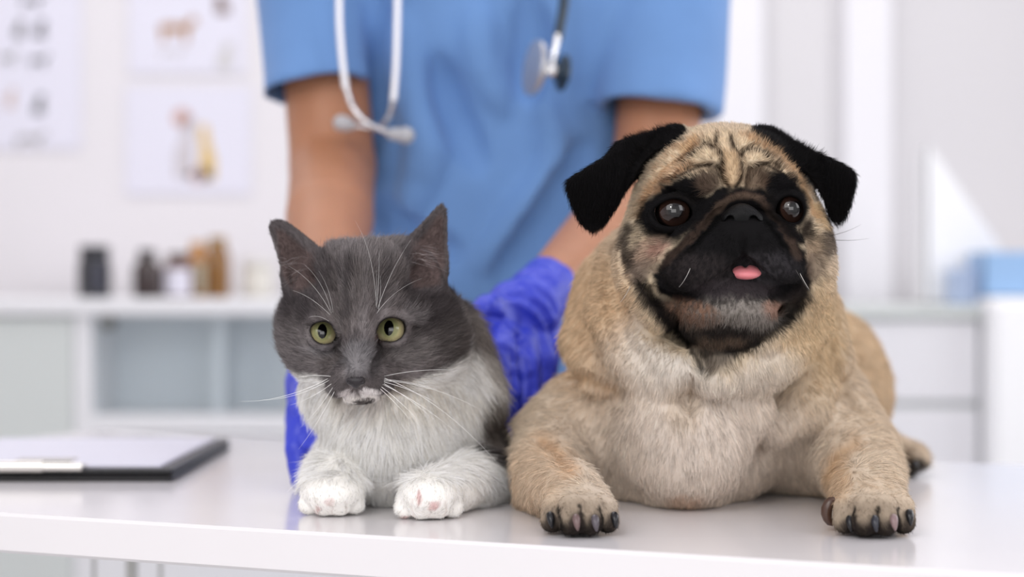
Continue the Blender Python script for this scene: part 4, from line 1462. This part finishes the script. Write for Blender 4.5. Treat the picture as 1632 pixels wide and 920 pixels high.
# brow
f.chain([P(498, 502, 1.300), P(528, 500, 1.290), P(548, 520, 1.287)], [0.010, 0.011, 0.007], 0.010)
f.chain([P(590, 512, 1.286), P(618, 492, 1.290), P(652, 498, 1.302)], [0.007, 0.011, 0.010], 0.010)
CEYE = [(513, 532, 1.3075, 25), (623, 527, 1.3065, 26)]
CL = [[(495, 527), (500, 518), (514, 513), (526, 517), (534, 530), (537, 541), (528, 546), (514, 548), (501, 541)],
      [(600, 531), (605, 517), (617, 508), (632, 508), (643, 515), (645, 527), (640, 537), (627, 544), (612, 543), (602, 540)]]
for (u, v, Y, r) in CEYE:
    E(u, v + 4, Y - 0.010, r * 0.9, r * 0.8, r * 0.55, 0.010, 'sub')
for L_, (u, v, Y, r) in zip(CL, CEYE):
    L2 = spline(L_, 4, True)
    pts = []
    for (a, b) in L2:
        k_ = min(1.0, math.hypot(a - u, b - v) / (r * 1.10))
        dep = (r * 1.10) * math.sqrt(max(0.0, 1 - k_ * k_)) * Y / F
        pts.append(P(a, b, Y - dep * 0.92))
    pts.append(pts[0])
    for i in range(len(pts) - 1):
        f.cap(pts[i], pts[i + 1], 0.0022, 0.0022, 0.0045)
    f.flap([tuple(q) for q in L2], lambda U, V_: 0 * U + (Y - 0.024), 0.024, k=0.0012, mode='sub', ylo=Y - 0.05, yhi=Y)
    E(u, v, Y, r * 1.02, r * 1.02, r * 1.02, 0.001, 'sub')
# side of the nose, mouth
f.line([(541, 548), (546, 575), (548, 598)], 0.0020, 0.0, 1.2, 1.4, 0.006)
f.line([(601, 548), (594, 575), (592, 598)], 0.0022, 0.0, 1.2, 1.4, 0.006)
f.line([(528, 632), (545, 634), (562, 629), (568, 622), (578, 630), (596, 633), (612, 628)], 0.0013, 0.0, 1.2, 1.4, 0.0025)
f.line([(567, 612), (568, 624)], 0.0009, 0.0, 1.2, 1.4, 0.002)
# ears: cupped sheets
cearL = [(433, 354), (446, 351), (463, 358), (486, 376), (508, 394), (526, 416), (534, 446), (505, 478), (462, 482), (449, 440), (447, 425), (436, 385), (430, 366)]
cearR = [(701, 326), (709, 333), (712, 348), (712, 396), (713, 420), (708, 455), (690, 474), (640, 470), (622, 446), (628, 420), (646, 384), (664, 365), (682, 346)]


def cyL(U, V_):
    # cup: deepest along the middle of the ear
    t = np.clip((V_ - 355) / 110, 0, 1)
    mid = 442 + t * 42
    hw_ = 6 + t * 44
    q = np.clip((U - mid) / hw_, -1.3, 1.3)
    return 1.338 + 0.014 * (1 - q * q) * t + 0.004 * (1 - t)


def cyR(U, V_):
    t = np.clip((V_ - 328) / 130, 0, 1)
    mid = 703 - t * 32
    hw_ = 6 + t * 46
    q = np.clip((U - mid) / hw_, -1.3, 1.3)
    return 1.340 + 0.015 * (1 - q * q) * t + 0.004 * (1 - t)


for pol, yf in ((cearL, cyL), (cearR, cyR)):
    f.flap([tuple(q) for q in spline(pol, 3, True)], yf, 0.0018, k=0.004, ylo=1.32, yhi=1.37, rnd=0.0008)
# hollow in front of each ear
f.chain([P(462, 420, 1.325), P(486, 455, 1.318)], [0.006, 0.012], 0.008, 'sub')
f.chain([P(700, 400, 1.326), P(672, 445, 1.318)], [0.007, 0.013], 0.008, 'sub')
# inner ear fold (small outer pocket)
f.chain([P(454, 438, 1.345), P(458, 462, 1.343)], [0.0026, 0.0034], 0.003)
f.chain([P(708, 404, 1.347), P(706, 436, 1.346)], [0.0026, 0.0034], 0.003)
f.half((0, 0, TZ + 0.0004), (0, 0, -1), 0.002)
V, Q = f.mesh()
V = relax(V, Q, 1, 0.5)
V[:, 2] = np.maximum(V[:, 2], TZ + 0.0002)
N = vnormals(V, Q)
c = Coat(V, N, (103, 96, 95))
c.mix((vnoise(V, 70) - 0.4) * 2.2, (82, 76, 77), 0.8)
c.mix((vnoise(V * np.array([1, 1, .5]), 150, 9.0) - 0.5) * 2.4, (136, 129, 129), 0.7)
GRY = (102, 97, 98)
WHT = (255, 253, 248)
# white breast, legs and muzzle
white = [(478, 596), (500, 600), (520, 604), (528, 630), (545, 650), (600, 650), (628, 628), (660, 606), (700, 592), (735, 572), (750, 545), (776, 560), (794, 602), (798, 632), (778, 656), (762, 700), (752, 722), (800, 742), (812, 840), (460, 840), (455, 700), (470, 640)]
c.poly(white, WHT, 1.0, 14, y=(1.15, 1.60))
c.poly([(455, 720), (600, 700), (700, 715), (812, 745), (812, 850), (455, 850)], WHT, 1.0, 12, y=(1.15, 1.5))
c.blob((640, 640), (130, 30), (246, 236, 220), 0.4, 0.9, y=(1.3, 1.5))
# darker patches and lighter frosting on the head
hy = (1.15, 1.40)
c.blob((478, 470), (40, 46), (60, 54, 56), 0.85, 0.9, y=hy)
c.blob((690, 480), (50, 52), (58, 52, 53), 0.9, 0.9, y=hy)
c.blob((650, 505), (24, 12), (140, 134, 134), 0.5, 0.9, y=hy)
c.blob((592, 405), (80, 22), (132, 126, 126), 0.7, 0.8, y=hy)
c.stroke([(560, 420), (556, 470), (552, 510)], 5, (70, 65, 66), 0.7, 12, y=hy)
c.stroke([(616, 420), (606, 470), (598, 505)], 5, (82, 77, 78), 0.6, 12, y=hy)
c.stroke([(588, 410), (582, 470), (576, 540)], 6, (124, 118, 118), 0.5, 14, y=hy)
c.blob((572, 575), (26, 30), (132, 130, 132), 0.65, 0.7, y=hy)
c.blob((475, 560), (36, 40), (128, 122, 122), 0.6, 0.9, y=hy)
c.blob((655, 560), (34, 18), (122, 116, 114), 0.6, 0.9, y=hy)
c.blob((718, 545), (30, 40), (72, 66, 64), 0.7, 0.8, y=hy)
c.stroke([(742, 500), (768, 560), (786, 600)], 10, (140, 132, 126), 0.7, 16, y=(1.3, 1.6))
c.blob((508, 560), (24, 8), (138, 134, 136), 0.6, 0.8, rot=10, y=hy)
c.stroke([(541, 545), (545, 570), (543, 590)], 3, (70, 64, 66), 0.7, 8, y=hy)
c.stroke([(600, 548), (594, 575), (592, 592)], 3, (64, 56, 56), 0.8, 9, y=hy)
# dark grey muzzle edges, white lip
c.poly([(515, 600), (540, 592), (552, 618), (545, 632), (530, 640), (512, 622)], (92, 86, 86), 0.85, 9, y=(1.15, 1.31))
c.poly([(590, 596), (640, 600), (628, 614), (606, 620), (590, 612)], (84, 78, 78), 0.9, 8, y=(1.15, 1.31))
c.blob((553, 628), (13, 7), (224, 216, 214), 0.8, 0.9, y=(1.15, 1.31))
c.blob((591, 626), (18, 7), (238, 232, 230), 0.95, 0.5, y=(1.15, 1.31))
c.poly([(543, 634), (612, 630), (616, 648), (596, 664), (556, 664), (538, 650)], (240, 234, 228), 0.95, 8, y=(1.15, 1.345))
c.blob((582, 641), (20, 6.5), (66, 58, 57), 0.95, 0.6, y=(1.15, 1.33))
c.stroke([(555, 600), (567, 596), (582, 600)], 5, (88, 84, 86), 0.6, 8, y=(1.15, 1.3))
# flank stripe
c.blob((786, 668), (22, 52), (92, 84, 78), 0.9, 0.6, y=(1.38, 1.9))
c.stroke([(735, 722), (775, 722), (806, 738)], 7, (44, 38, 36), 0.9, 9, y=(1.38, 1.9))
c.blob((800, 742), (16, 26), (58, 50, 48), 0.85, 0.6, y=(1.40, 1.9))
# toes: pink rubs
for (u, v, rx, ry, a_) in ((669, 792, 5, 11, 0.75), (691, 806, 9, 7, 0.7), (651, 826, 9, 4, 0.8), (507, 812, 5, 6, 0.55), (526, 800, 8, 8, 0.35)):
    c.blob((u, v), (rx, ry), (206, 158, 156), a_, 0.8, y=(1.2, 1.33))
for u in (657, 684, 711, 505, 529, 553):
    c.stroke([(u - 1, 800), (u, 812), (u + 1, 824)], 0.8, (196, 176, 166), 0.6, 5, y=(1.2, 1.335))
# ears
for pol, in_, k in ((cearL, [(440, 366), (452, 368), (480, 392), (505, 418), (512, 446), (470, 470), (452, 440), (446, 410)], 0), (cearR, [(700, 340), (707, 352), (708, 420), (700, 455), (660, 462), (640, 440), (655, 400), (684, 362)], 1)):
    c.poly([tuple(q) for q in spline(pol, 3, True)], (84, 78, 79), 0.85, 8, y=(1.3, 1.37))
    ins = np.clip((-N[:, 1] - 0.05) * 3, 0, 1)
    m_ = c._sm(polysd(np.array(in_, float), c.U, c.W), 10) * ins * (V[:, 1] > 1.315)
    c.mix(m_, (96, 80, 77), 0.8)
for L_ in CL:
    c.stroke(L_ + [L_[0]], 2.6, (30, 24, 24), 1.0, 4, y=hy, raw=True)
    c.stroke([(x_, y_ + 8) for (x_, y_) in L_[5:8]], 3, (132, 126, 128), 0.5, 8, y=hy)
c.blob((602, 543), (7, 5), (80, 56, 54), 0.8, 0.7, y=hy)
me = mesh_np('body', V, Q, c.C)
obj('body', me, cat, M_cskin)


def cflow(p, n):
    U = 816 + p[:, 0] * F / p[:, 1]; W = 460 - (p[:, 2] - CZ) * F / p[:, 1]
    hx, hz = (U - 570), -(W - 585)
    L = np.sqrt(hx ** 2 + hz ** 2) + 1
    head = np.stack([hx / L * 1.1, np.full(len(U), 0.35), hz / L], 1)
    body = np.stack([(U - 610) / 160.0 * 0.8, np.full(len(U), 0.1), -np.ones(len(U))], 1)
    w = np.clip((630 - W) / 30, 0, 1) * np.clip((1.385 - p[:, 1]) / 0.02, 0, 1)
    out = head * w[:, None] + body * (1 - w[:, None])
    feet = (W > 760) & (p[:, 1] < 1.36)
    out[feet] = np.stack([(U[feet] - np.where(U[feet] < 600, 528, 683)) / 80, np.full(feet.sum(), -0.7), np.full(feet.sum(), -0.6)], 1)
    return out


def clen(p):
    U = 816 + p[:, 0] * F / p[:, 1]; W = 460 - (p[:, 2] - CZ) * F / p[:, 1]
    L = np.full(len(p), 0.014)
    L[(W > 640) & (p[:, 1] < 1.47)] = 0.012
    head = (W < 640) & (p[:, 1] < 1.385)
    L[head] = 0.0045 + 0.0055 * np.clip((np.hypot(U[head] - 575, W[head] - 560) - 50) / 110, 0, 1)
    L[head & (W > 585) & (p[:, 1] < 1.31)] = 0.0035
    L[(W < 475) & ((U < 520) | (U > 640)) & (p[:, 1] > 1.325)] = 0.0028
    for (u, v, Y, r) in CEYE:
        L[(np.hypot(U - u, W - v) < 34) & (p[:, 1] < 1.33)] = 0.0022
    L[(W > 765) & (p[:, 1] < 1.36)] = 0.0030
    L[(np.hypot(U - 575, W - 622) < 50) & (p[:, 1] < 1.33)] = 0.0026
    return L


def ckeep(p):
    U = 816 + p[:, 0] * F / p[:, 1]; W = 460 - (p[:, 2] - CZ) * F / p[:, 1]
    k = np.ones(len(p))
    for L_ in CL:
        k[(polysd(np.array(L_, float), U, W) < 2.5) & (p[:, 1] < 1.335)] = 0
    k[(np.hypot((U - 567) / 13, (W - 610) / 9) < 1) & (p[:, 1] < 1.29)] = 0
    k[p[:, 2] < TZ + 0.001] = 0
    k[(W < 640) & (p[:, 1] < 1.385)] *= 2.4
    return k


fur('fur', V, Q, N, c.C, cat, M_cfur, NC, clen, cflow, 0.40, 0.0001, seed=5, keep=ckeep, curl=0.15, var=0.26, clump=0.6, grain=0.8)

for (u, v, Y, r), gz in zip(CEYE, ((-0.00, -1, 0.03), (-0.02, -1, 0.03))):
    eyeball('eye', P(u, v, Y) , r * Y / F, (gz[0] + (0.13 if u < 600 else -0.05), gz[1], gz[2] + 0.17), [(28, (5, 5, 6)), (31, (150, 150, 104)), (42, (196, 186, 138)), (58, (214, 198, 158)), (63, (70, 66, 50)), (68, (24, 20, 20)), (180, (30, 26, 26))], cat, M_eye, vert=1.0, horiz=0.62)
# nose leather
nf = Field(axis_steps([(-0.122, -0.090, 0.0005)]), axis_steps([(1.225, 1.285, 0.0006)]), axis_steps([(0.828, 0.86, 0.0005)]))
ny = (f.surf(567, 608, 1.2, 1.4) or 1.252) - 0.0005
E(567, 607, ny + 0.002, 16, 8.5, 10, 0.002, fld=nf)
E(567, 613, ny + 0.0025, 6, 7, 8, 0.002, fld=nf)
for sx in (-1, 1):
    nf.chain([P(567 + sx * 6, 611, ny - 0.003), P(567 + sx * 11, 609, ny - 0.0005)], [0.0010, 0.0006], 0.0008, 'sub')
nV, nQ = nf.mesh()
obj('nose', mesh_np('nose', relax(nV, nQ, 1), nQ), cat, M_cnose)

# whiskers and brow hairs
M_cw = mat('whisker_white', (250, 249, 246), 0.3)
WS = [((527, 600), (478, 601), 4, -.02), ((525, 606), (420, 638), -14, -.05), ((528, 612), (462, 646), -8, -.04), ((530, 618), (478, 682), -10, -.03), ((533, 624), (476, 716), -10, -.03), ((524, 603), (380, 640), -20, -.06),
      ((612, 600), (722, 590), 8, -.03), ((612, 605), (700, 622), 6, -.03), ((612, 609), (706, 648), 8, -.03), ((610, 613), (740, 700), 14, -.03), ((608, 617), (668, 672), 6, -.04), ((606, 620), (652, 668), 5, -.04), ((612, 612), (690, 668), 8, -.05), ((613, 603), (790, 735), 34, -.02),
      ((612, 607), (760, 650), 18, -.03)]
for (a_, b_, sg, dy) in WS:
    Y = f.surf(a_[0], a_[1], 1.2, 1.42) or 1.29
    whisker(P(a_[0], a_[1], Y), P(b_[0], b_[1], Y + dy * 0.5), (0, -0.003, sg * Y / F), 0.0002, cat, M_cw)
BH = [((529, 500), (485, 422), 10, 14), ((528, 500), (460, 424), 8, 16), ((531, 498), (508, 432), 8, 6), ((526, 502), (466, 463), 0, 12), ((524, 512), (492, 506), 0, 9),
      ((599, 490), (600, 430), 2, 0), ((600, 492), (604, 400), 4, 4), ((602, 492), (655, 382), -6, 6), ((600, 500), (672, 444), -8, 12), ((599, 480), (566, 352), 14, 16), ((603, 496), (606, 440), 5, 3)]
for (a_, b_, sx, sg) in BH:
    Y = f.surf(a_[0], a_[1], 1.2, 1.42) or 1.29
    whisker(P(a_[0], a_[1], Y), P(b_[0], b_[1], Y - 0.012), (sx * Y / F, -0.006, sg * Y / F), 0.0001, cat, M_cw)
# tufts inside the ears
rg = np.random.RandomState(9)
M_eh = mat('ear_hair_grey', (196, 188, 188), 0.5)
for (pts_, dirn) in (([(460, 418), (478, 412), (490, 424), (470, 440)], (-26, 8)), ([(664, 392), (672, 398), (660, 410), (668, 414)], (34, 4))):
    for k in range(20):
        a_ = pts_[k % 4]
        u = a_[0] + rg.randn() * 6; v = a_[1] + rg.randn() * 7
        Y = f.surf(u, v, 1.3, 1.42) or 1.345
        L_ = 0.7 + 0.5 * rg.rand()
        whisker(P(u, v, Y), P(u + dirn[0] * L_, v + dirn[1] + (v - a_[1]) * 0.8 + rg.randn() * 5, Y - 0.010), (0, -0.004, 0.0012 + rg.randn() * 0.001), 0.00008, cat, M_eh, name='ear_hair')

# ================================================================== the person behind the table
M_skin = mat('skin', (178, 124, 92), 0.5, noise=0.05, nscale=30, sss=0.15)
M_scrub = mat('scrub_cloth', (106, 148, 204), 0.8, sheen=0.15, noise=0.05, nscale=14, bump=0.3, bscale=700)
M_glove = mat('nitrile_glove', (52, 66, 200), 0.42, noise=0.08, nscale=25, sss=0.0)
M_trous = mat('scrub_trousers', (84, 134, 196), 0.8)
per = empty('person', (-0.02, 2.1, 0), 'person in blue short sleeved scrubs and blue gloves holding the cat, head out of frame', 'person')

SL = np.array([-0.215, 2.02, 1.36]); SR = np.array([0.180, 2.02, 1.36])
EL = P(530, 268, 1.93); WL = P(512, 596, 1.585)
ER = P(1040, 300, 1.93); WR_ = P(868, 464, 1.64)
f = Field(axis_steps([(-0.30, 0.26, 0.004)]), axis_steps([(1.42, 2.26, 0.004)]), axis_steps([(0.75, 1.50, 0.004)]))
f.ell((-0.02, 2.03, 1.20), (0.155, 0.09, 0.22), None, 0.03)
f.ell((-0.02, 2.09, 0.90), (0.155, 0.10, 0.16), None, 0.04)
f.chain([SL, SR], [0.05, 0.05], 0.03)
f.chain([(-0.02, 2.04, 1.36), (-0.02, 2.02, 1.47)], [0.05, 0.05], 0.03)
for S_, E_, W_ in ((SL, EL, WL), (SR, ER, WR_)):
    f.chain([S_, S_ * 0.4 + E_ * 0.6, E_], [0.046, 0.0445, 0.0435], 0.006)
    f.chain([E_, E_ * 0.72 + W_ * 0.28, W_], [0.0435, 0.0425, 0.0235], 0.006)
V, Q = f.mesh(); V = relax(V, Q, 2)
obj('body', mesh_np('body', V, Q), per, M_skin)

# tunic
f = Field(axis_steps([(-0.33, 0.28, 0.0032)]), axis_steps([(1.84, 2.26, 0.0032)]), axis_steps([(0.72, 1.50, 0.0045)]))
f.ell((-0.02, 2.03, 1.20), (0.178, 0.112, 0.26), None, 0.02)
f.ell((-0.02, 2.06, 0.95), (0.172, 0.118, 0.26), None, 0.06)
f.ell((-0.09, 1.97, 1.20), (0.075, 0.055, 0.07), None, 0.04)
f.ell((0.055, 1.97, 1.20), (0.075, 0.055, 0.07), None, 0.04)
f.chain([SL, SR], [0.062, 0.062], 0.03)
# sleeves with an open hem
hemL = P(505, 146, 1.93); hemR = P(1047, 177, 1.93)
for S_, E_, hem, nn, r0 in ((SL, EL, hemL, (0.16, -0.2, -1.0), 0.0575), (SR, ER, hemR, (-0.08, -0.15, -1.0), 0.064)):
    ext = hem + (hem - S_) * 0.25
    g = Field(f.x, f.y, f.z)
    g.chain([S_, hem, ext], [0.068, r0, r0 * 0.97], 0.01)
    g.half(hem, nn, 0.0015)
    inn = hem + (S_ - hem) * 0.10
    h_ = 0.02
    k = h_
    f.D = np.minimum(f.D, g.D) - (np.maximum(k - np.abs(f.D - g.D), 0) / k) ** 2 * k * 0.25 * (np.abs(f.z[None, None, :] - 1.3) < 0.2)
    f.chain([inn, ext + (hem - S_) * 0.3], [r0 - 0.012, r0 - 0.004], 0.002, 'sub')
f.half((0, 0, 0.745), (0, 0, -1), 0.002)
# gathers and creases
for pts, r, dp, md in (([(600, 0), (612, 80), (600, 160), (590, 230)], 0.007, 0.000, 'sub'),
                       
                       ([(640, 40), (655, 130), (680, 240), (650, 330)], 0.012, -0.001, 'add'),
                       ([(860, 150), (880, 260), (830, 340), (770, 420)], 0.011, 0.001, 'add'),
                       ([(700, 100), (720, 180), (760, 260)], 0.010, 0.000, 'sub'),
                       ([(930, 240), (880, 330), (800, 440)], 0.009, 0.001, 'sub'),
                       ([(610, 330), (660, 380), (720, 400)], 0.009, 0.002, 'sub'),
                       ([(840, 0), (850, 80), (842, 140)], 0.009, 0.002, 'sub'),
                       ([(760, 20), (770, 90), (800, 170)], 0.010, 0.000, 'add'),
                       ):
    f.line(pts, r, dp, 1.84, 2.2, 0.022, md)
V, Q = f.mesh(); V = relax(V, Q, 2)
N = vnormals(V, Q)
V = V + N * ((vnoise(V * np.array([1, 1, 0.55]), 13) - 0.5) * 0.012)[:, None].astype(np.float32)
tun = obj('scrub_tunic', mesh_np('scrub_tunic', V, Q), per, M_scrub)
# hem seams
# trousers down to the floor, shoes
f = Field(axis_steps([(-0.24, 0.20, 0.008)]), axis_steps([(1.92, 2.26, 0.008)]), axis_steps([(0.0, 0.95, 0.008)]))
f.ell((-0.02, 2.10, 0.86), (0.158, 0.105, 0.13), None, 0.03)
for sx in (-1, 1):
    f.chain([(-0.02 + sx * 0.078, 2.10, 0.82), (-0.02 + sx * 0.085, 2.08, 0.48), (-0.02 + sx * 0.09, 2.12, 0.06)], [0.085, 0.066, 0.058], 0.02)
f.half((0, 0, 0.05), (0, 0, -1), 0.002)
V, Q = f.mesh(); V = relax(V, Q, 2)
obj('trousers', mesh_np('trousers', V, Q), per, M_trous)
M_shoe = mat('shoe_white', (225, 225, 228), 0.5)
for sx in (-1, 1):
    f = Field(axis_steps([(-0.20, 0.16, 0.005)]), axis_steps([(1.92, 2.24, 0.005)]), axis_steps([(-0.01, 0.13, 0.005)]))
    cx = -0.02 + sx * 0.09
    f.chain([(cx, 2.17, 0.045), (cx, 2.09, 0.048), (cx + sx * 0.01, 1.99, 0.036)], [0.042, 0.044, 0.034], 0.02)
    f.half((0, 0, 0.001), (0, 0, -1), 0.001)
    V, Q = f.mesh()
    obj('shoe', mesh_np('shoe', relax(V, Q, 1), Q), per, M_shoe)


def glove(segs, palm, cuff, xs, ys, zs, wr, lines=()):
    g = Field(axis_steps([xs + (0.0014,)]), axis_steps([ys + (0.0018,)]), axis_steps([zs + (0.0014,)]))
    for (p, r, R) in palm: g.ell(p, r, R, 0.012)
    for pts, rs in segs: g.chain([np.array(p) for p in pts], rs, 0.006)
    g.chain([np.array(p) for p in cuff[0]], cuff[1], 0.010)
    for pts, r, md in lines:
        g.line(pts, r, 0.0, ys[0], ys[1], 0.005, md)
    # open, rolled edge at the wrist
    a, b = np.array(cuff[0][-2]), np.array(cuff[0][-1])
    n_ = (b - a) / np.linalg.norm(b - a)
    g.half(b - n_ * 0.004, n_, 0.001, box=(b - 0.05, b + 0.05))
    V, Q = g.mesh(); V = relax(V, Q, 1)
    N = vnormals(V, Q)
    V = V + N * ((vnoise(V, 120) - 0.5) * 0.0022 + (vnoise(V * np.array([1, 1, .4]), 60) - 0.5) * 0.003)[:, None].astype(np.float32)
    return mesh_np('glove', V, Q)


# right hand of the picture: laid over the cat's flank, fingers down
pr = lambda u, v, Y: tuple(P(u, v, Y))
gm = glove([([pr(800, 520, 1.575), pr(798, 560, 1.545), pr(806, 625, 1.535), pr(811, 686, 1.54)], [0.0145, 0.0125, 0.0112, 0.0085]),
            ([pr(828, 530, 1.59), pr(834, 580, 1.562), pr(838, 640, 1.555), pr(832, 690, 1.56)], [0.0145, 0.0122, 0.0108, 0.0082]),
            ([pr(850, 520, 1.605), pr(862, 575, 1.585), pr(858, 630, 1.58), pr(848, 668, 1.585)], [0.0140, 0.0118, 0.0100, 0.0078]),
            ([pr(868, 505, 1.62), pr(878, 550, 1.605), pr(873, 598, 1.60)], [0.0125, 0.0100, 0.0074]),
            ([pr(815, 500, 1.59), pr(778, 496, 1.565), pr(742, 520, 1.555)], [0.0150, 0.0130, 0.0100])],
           [(pr(832, 498, 1.60), (0.032, 0.020, 0.026), rotm(0, 10, 0))],
           ([pr(835, 490, 1.605), pr(856, 472, 1.625), pr(876, 456, 1.655)], [0.024, 0.0255, 0.0285]),
           (-0.06, 0.06), (1.50, 1.70), (0.75, 0.94), None,
           lines=[([(815, 560), (822, 620), (822, 680)], 0.0016, 'sub'), ([(846, 565), (850, 620), (842, 670)], 0.0016, 'sub'),
                  ([(780, 505), (800, 510), (830, 540), (845, 570)], 0.0018, 'sub'), ([(800, 480), (840, 490), (868, 520)], 0.0020, 'add'),
                  ([(770, 500), (790, 475), (830, 465)], 0.0020, 'add'), ([(790, 540), (800, 580), (806, 620)], 0.0015, 'add'),
                  ([(845, 480), (870, 500), (880, 540)], 0.0018, 'sub'), ([(852, 455), (880, 480), (888, 500)], 0.0018, 'sub')])
obj('glove', gm, per, M_glove)
# left hand of the picture: beside the cat's chest, fingers reaching to the table
gm = glove([([pr(496, 610, 1.545), pr(482, 655, 1.515), pr(476, 715, 1.50), pr(478, 764, 1.492)], [0.0150, 0.0118, 0.0105, 0.0080]),
            ([pr(508, 615, 1.540), pr(502, 660, 1.510), pr(504, 705, 1.490), pr(516, 735, 1.472)], [0.0145, 0.0118, 0.0105, 0.0085]),
            ([pr(520, 620, 1.535), pr(524, 665, 1.500), pr(530, 700, 1.470)], [0.0140, 0.0115, 0.0090]),
            ([pr(490, 615, 1.560), pr(478, 660, 1.550), pr(472, 705, 1.545)], [0.0130, 0.0105, 0.0080]),
            ([pr(530, 590, 1.55), pr(560, 560, 1.53), pr(590, 545, 1.515)], [0.0150, 0.0125, 0.0100])],
           [(pr(508, 612, 1.560), (0.026, 0.026, 0.030), None)],
           ([pr(512, 600, 1.565), pr(513, 580, 1.60), pr(514, 555, 1.635)], [0.024, 0.0255, 0.0285]),
           (-0.21, -0.09), (1.44, 1.66), (0.75, 0.90), None,
           lines=[([(492, 655), (490, 700), (490, 745)], 0.0016, 'sub'), ([(470, 650), (480, 665)], 0.0014, 'add'), ([(478, 700), (488, 712)], 0.0014, 'add')])
obj('glove', gm, per, M_glove)

# ------------------------------------------------------------------ stethoscope round the neck
M_st = mat('steel', (220, 220, 222), 0.18, metal=1.0)
M_tip = mat('eartip', (205, 206, 210), 0.4, trans=0.3)
M_tube = mat('teal_tubing', (26, 48, 66), 0.35, coat=0.3)
M_bright = mat('polished_tube', (244, 244, 248), 0.3, metal=0.35)
M_disc = mat('satin_steel', (198, 198, 202), 0.35, metal=0.75)
st = empty('stethoscope', (-0.02, 1.86, 1.2), 'steel and dark teal stethoscope hanging down the front of the scrubs', 'stethoscope')
sy = 1.855


def sp(pts, sub=8): return [tuple(q) for q in spline(pts, sub)]


MB().tube(sp([P(541, -40, sy), P(541, 30, sy), P(545, 90, sy), P(551, 140, sy)]), 0.0034, 14).build('binaural_tube', M_bright, st, smooth=True)
MB().tube(sp([P(551, 138, sy), P(562, 170, sy), P(585, 196, sy - .004), P(622, 213, sy - .012)]), 0.0026, 14).build('ear_tube', M_st, st, smooth=True)
MB().tube(sp([P(634, -40, sy), P(633, 40, sy), P(631, 110, sy), P(627, 160, sy)]), 0.0034, 14).build('binaural_tube', M_bright, st, smooth=True)
MB().tube(sp([P(627, 158, sy), P(620, 186, sy + .004), P(600, 204, sy + .010), P(560, 200, sy + .008)]), 0.0026, 14).build('ear_tube', M_st, st, smooth=True)
MB().lathe(tuple(P(618, 213, sy - .012)), [(0.0035, 0), (0.0055, 0.003), (0.0065, 0.008), (0.0068, 0.014), (0.0082, 0.017), (0.0085, 0.021), (0.006, 0.0255), (0.002, 0.0275)], 24, (0.95, -0.3, -0.12)).build('ear_tip', M_tip, st, smooth=True)
MB().lathe(tuple(P(566, 201, sy + .008)), [(0.0035, 0), (0.0055, 0.003), (0.0078, 0.008), (0.0082, 0.016), (0.006, 0.020), (0.002, 0.022)], 24, (-0.95, -0.2, 0.2)).build('ear_tip', M_tip, st, smooth=True)
# tubing over the shoulders and behind the neck
path = [P(541, -40, sy), P(552, -150, 1.90), np.array([-0.105, 1.955, 1.425]), np.array([-0.075, 2.05, 1.475]), np.array([-0.01, 2.10, 1.485]), np.array([0.05, 2.05, 1.47]), np.array([0.065, 1.96, 1.42]), P(902, -90, 1.87), P(899, 0, 1.852), P(893, 40, 1.846), P(889, 62, 1.843)]
MB().tube(sp(path, 10), 0.0052, 14).build('tubing', M_tube, st, smooth=True)
MB().tube(sp([P(634, -40, sy), P(628, -120, 1.88), np.array([-0.105, 1.955, 1.437])], 8), 0.0045, 14).build('tubing', M_tube, st, smooth=True)
# chest piece
cpy = 1.838
MB().tube([P(889, 56, cpy + .004), P(884, 80, cpy), P(880, 104, cpy)], [0.0040, 0.0034, 0.0034], 16).build('stem', M_st, st, smooth=True)
ax_ = Vector((-0.93, -0.34, 0.12)).normalized()
cpt = Vector(P(874, 112, cpy))
mbk = MB().lathe(tuple(cpt + ax_ * 0.0), [(0.0070, -0.006), (0.0075, 0), (0.0068, 0.006), (0.009, 0.009)], 28, tuple(ax_))
hd_ = mbk.build('chest_piece', M_st, st, smooth=True)
MB().lathe(tuple(cpt + ax_ * 0.0085), [(0.010, 0), (0.0245, 0.002), (0.0275, 0.0045), (0.0270, 0.0085), (0.0225, 0.0095)], 40, tuple(ax_)).build('diaphragm', M_disc, hd_, smooth=True)
MB().lathe(tuple(cpt - ax_ * 0.0055), [(0.0075, 0), (0.0095, 0.004), (0.0175, 0.0075), (0.0185, 0.0105), (0.016, 0.0112)], 40, tuple(-ax_)).build('bell', M_tube, hd_, smooth=True)
MB().lathe(tuple(cpt - ax_ * 0.0168), [(0.0145, 0), (0.0150, 0.0010), (0.011, 0.0014)], 40, tuple(-ax_)).build('bell_ring', M_st, hd_, smooth=True)
MB().lathe(tuple(cpt + Vector((0.0, -0.0075, 0.0))), [(0.0056, 0), (0.0056, 0.003), (0.004, 0.004)], 20, (0.15, -1, 0.1)).build('collar', M_st, hd_, smooth=True)
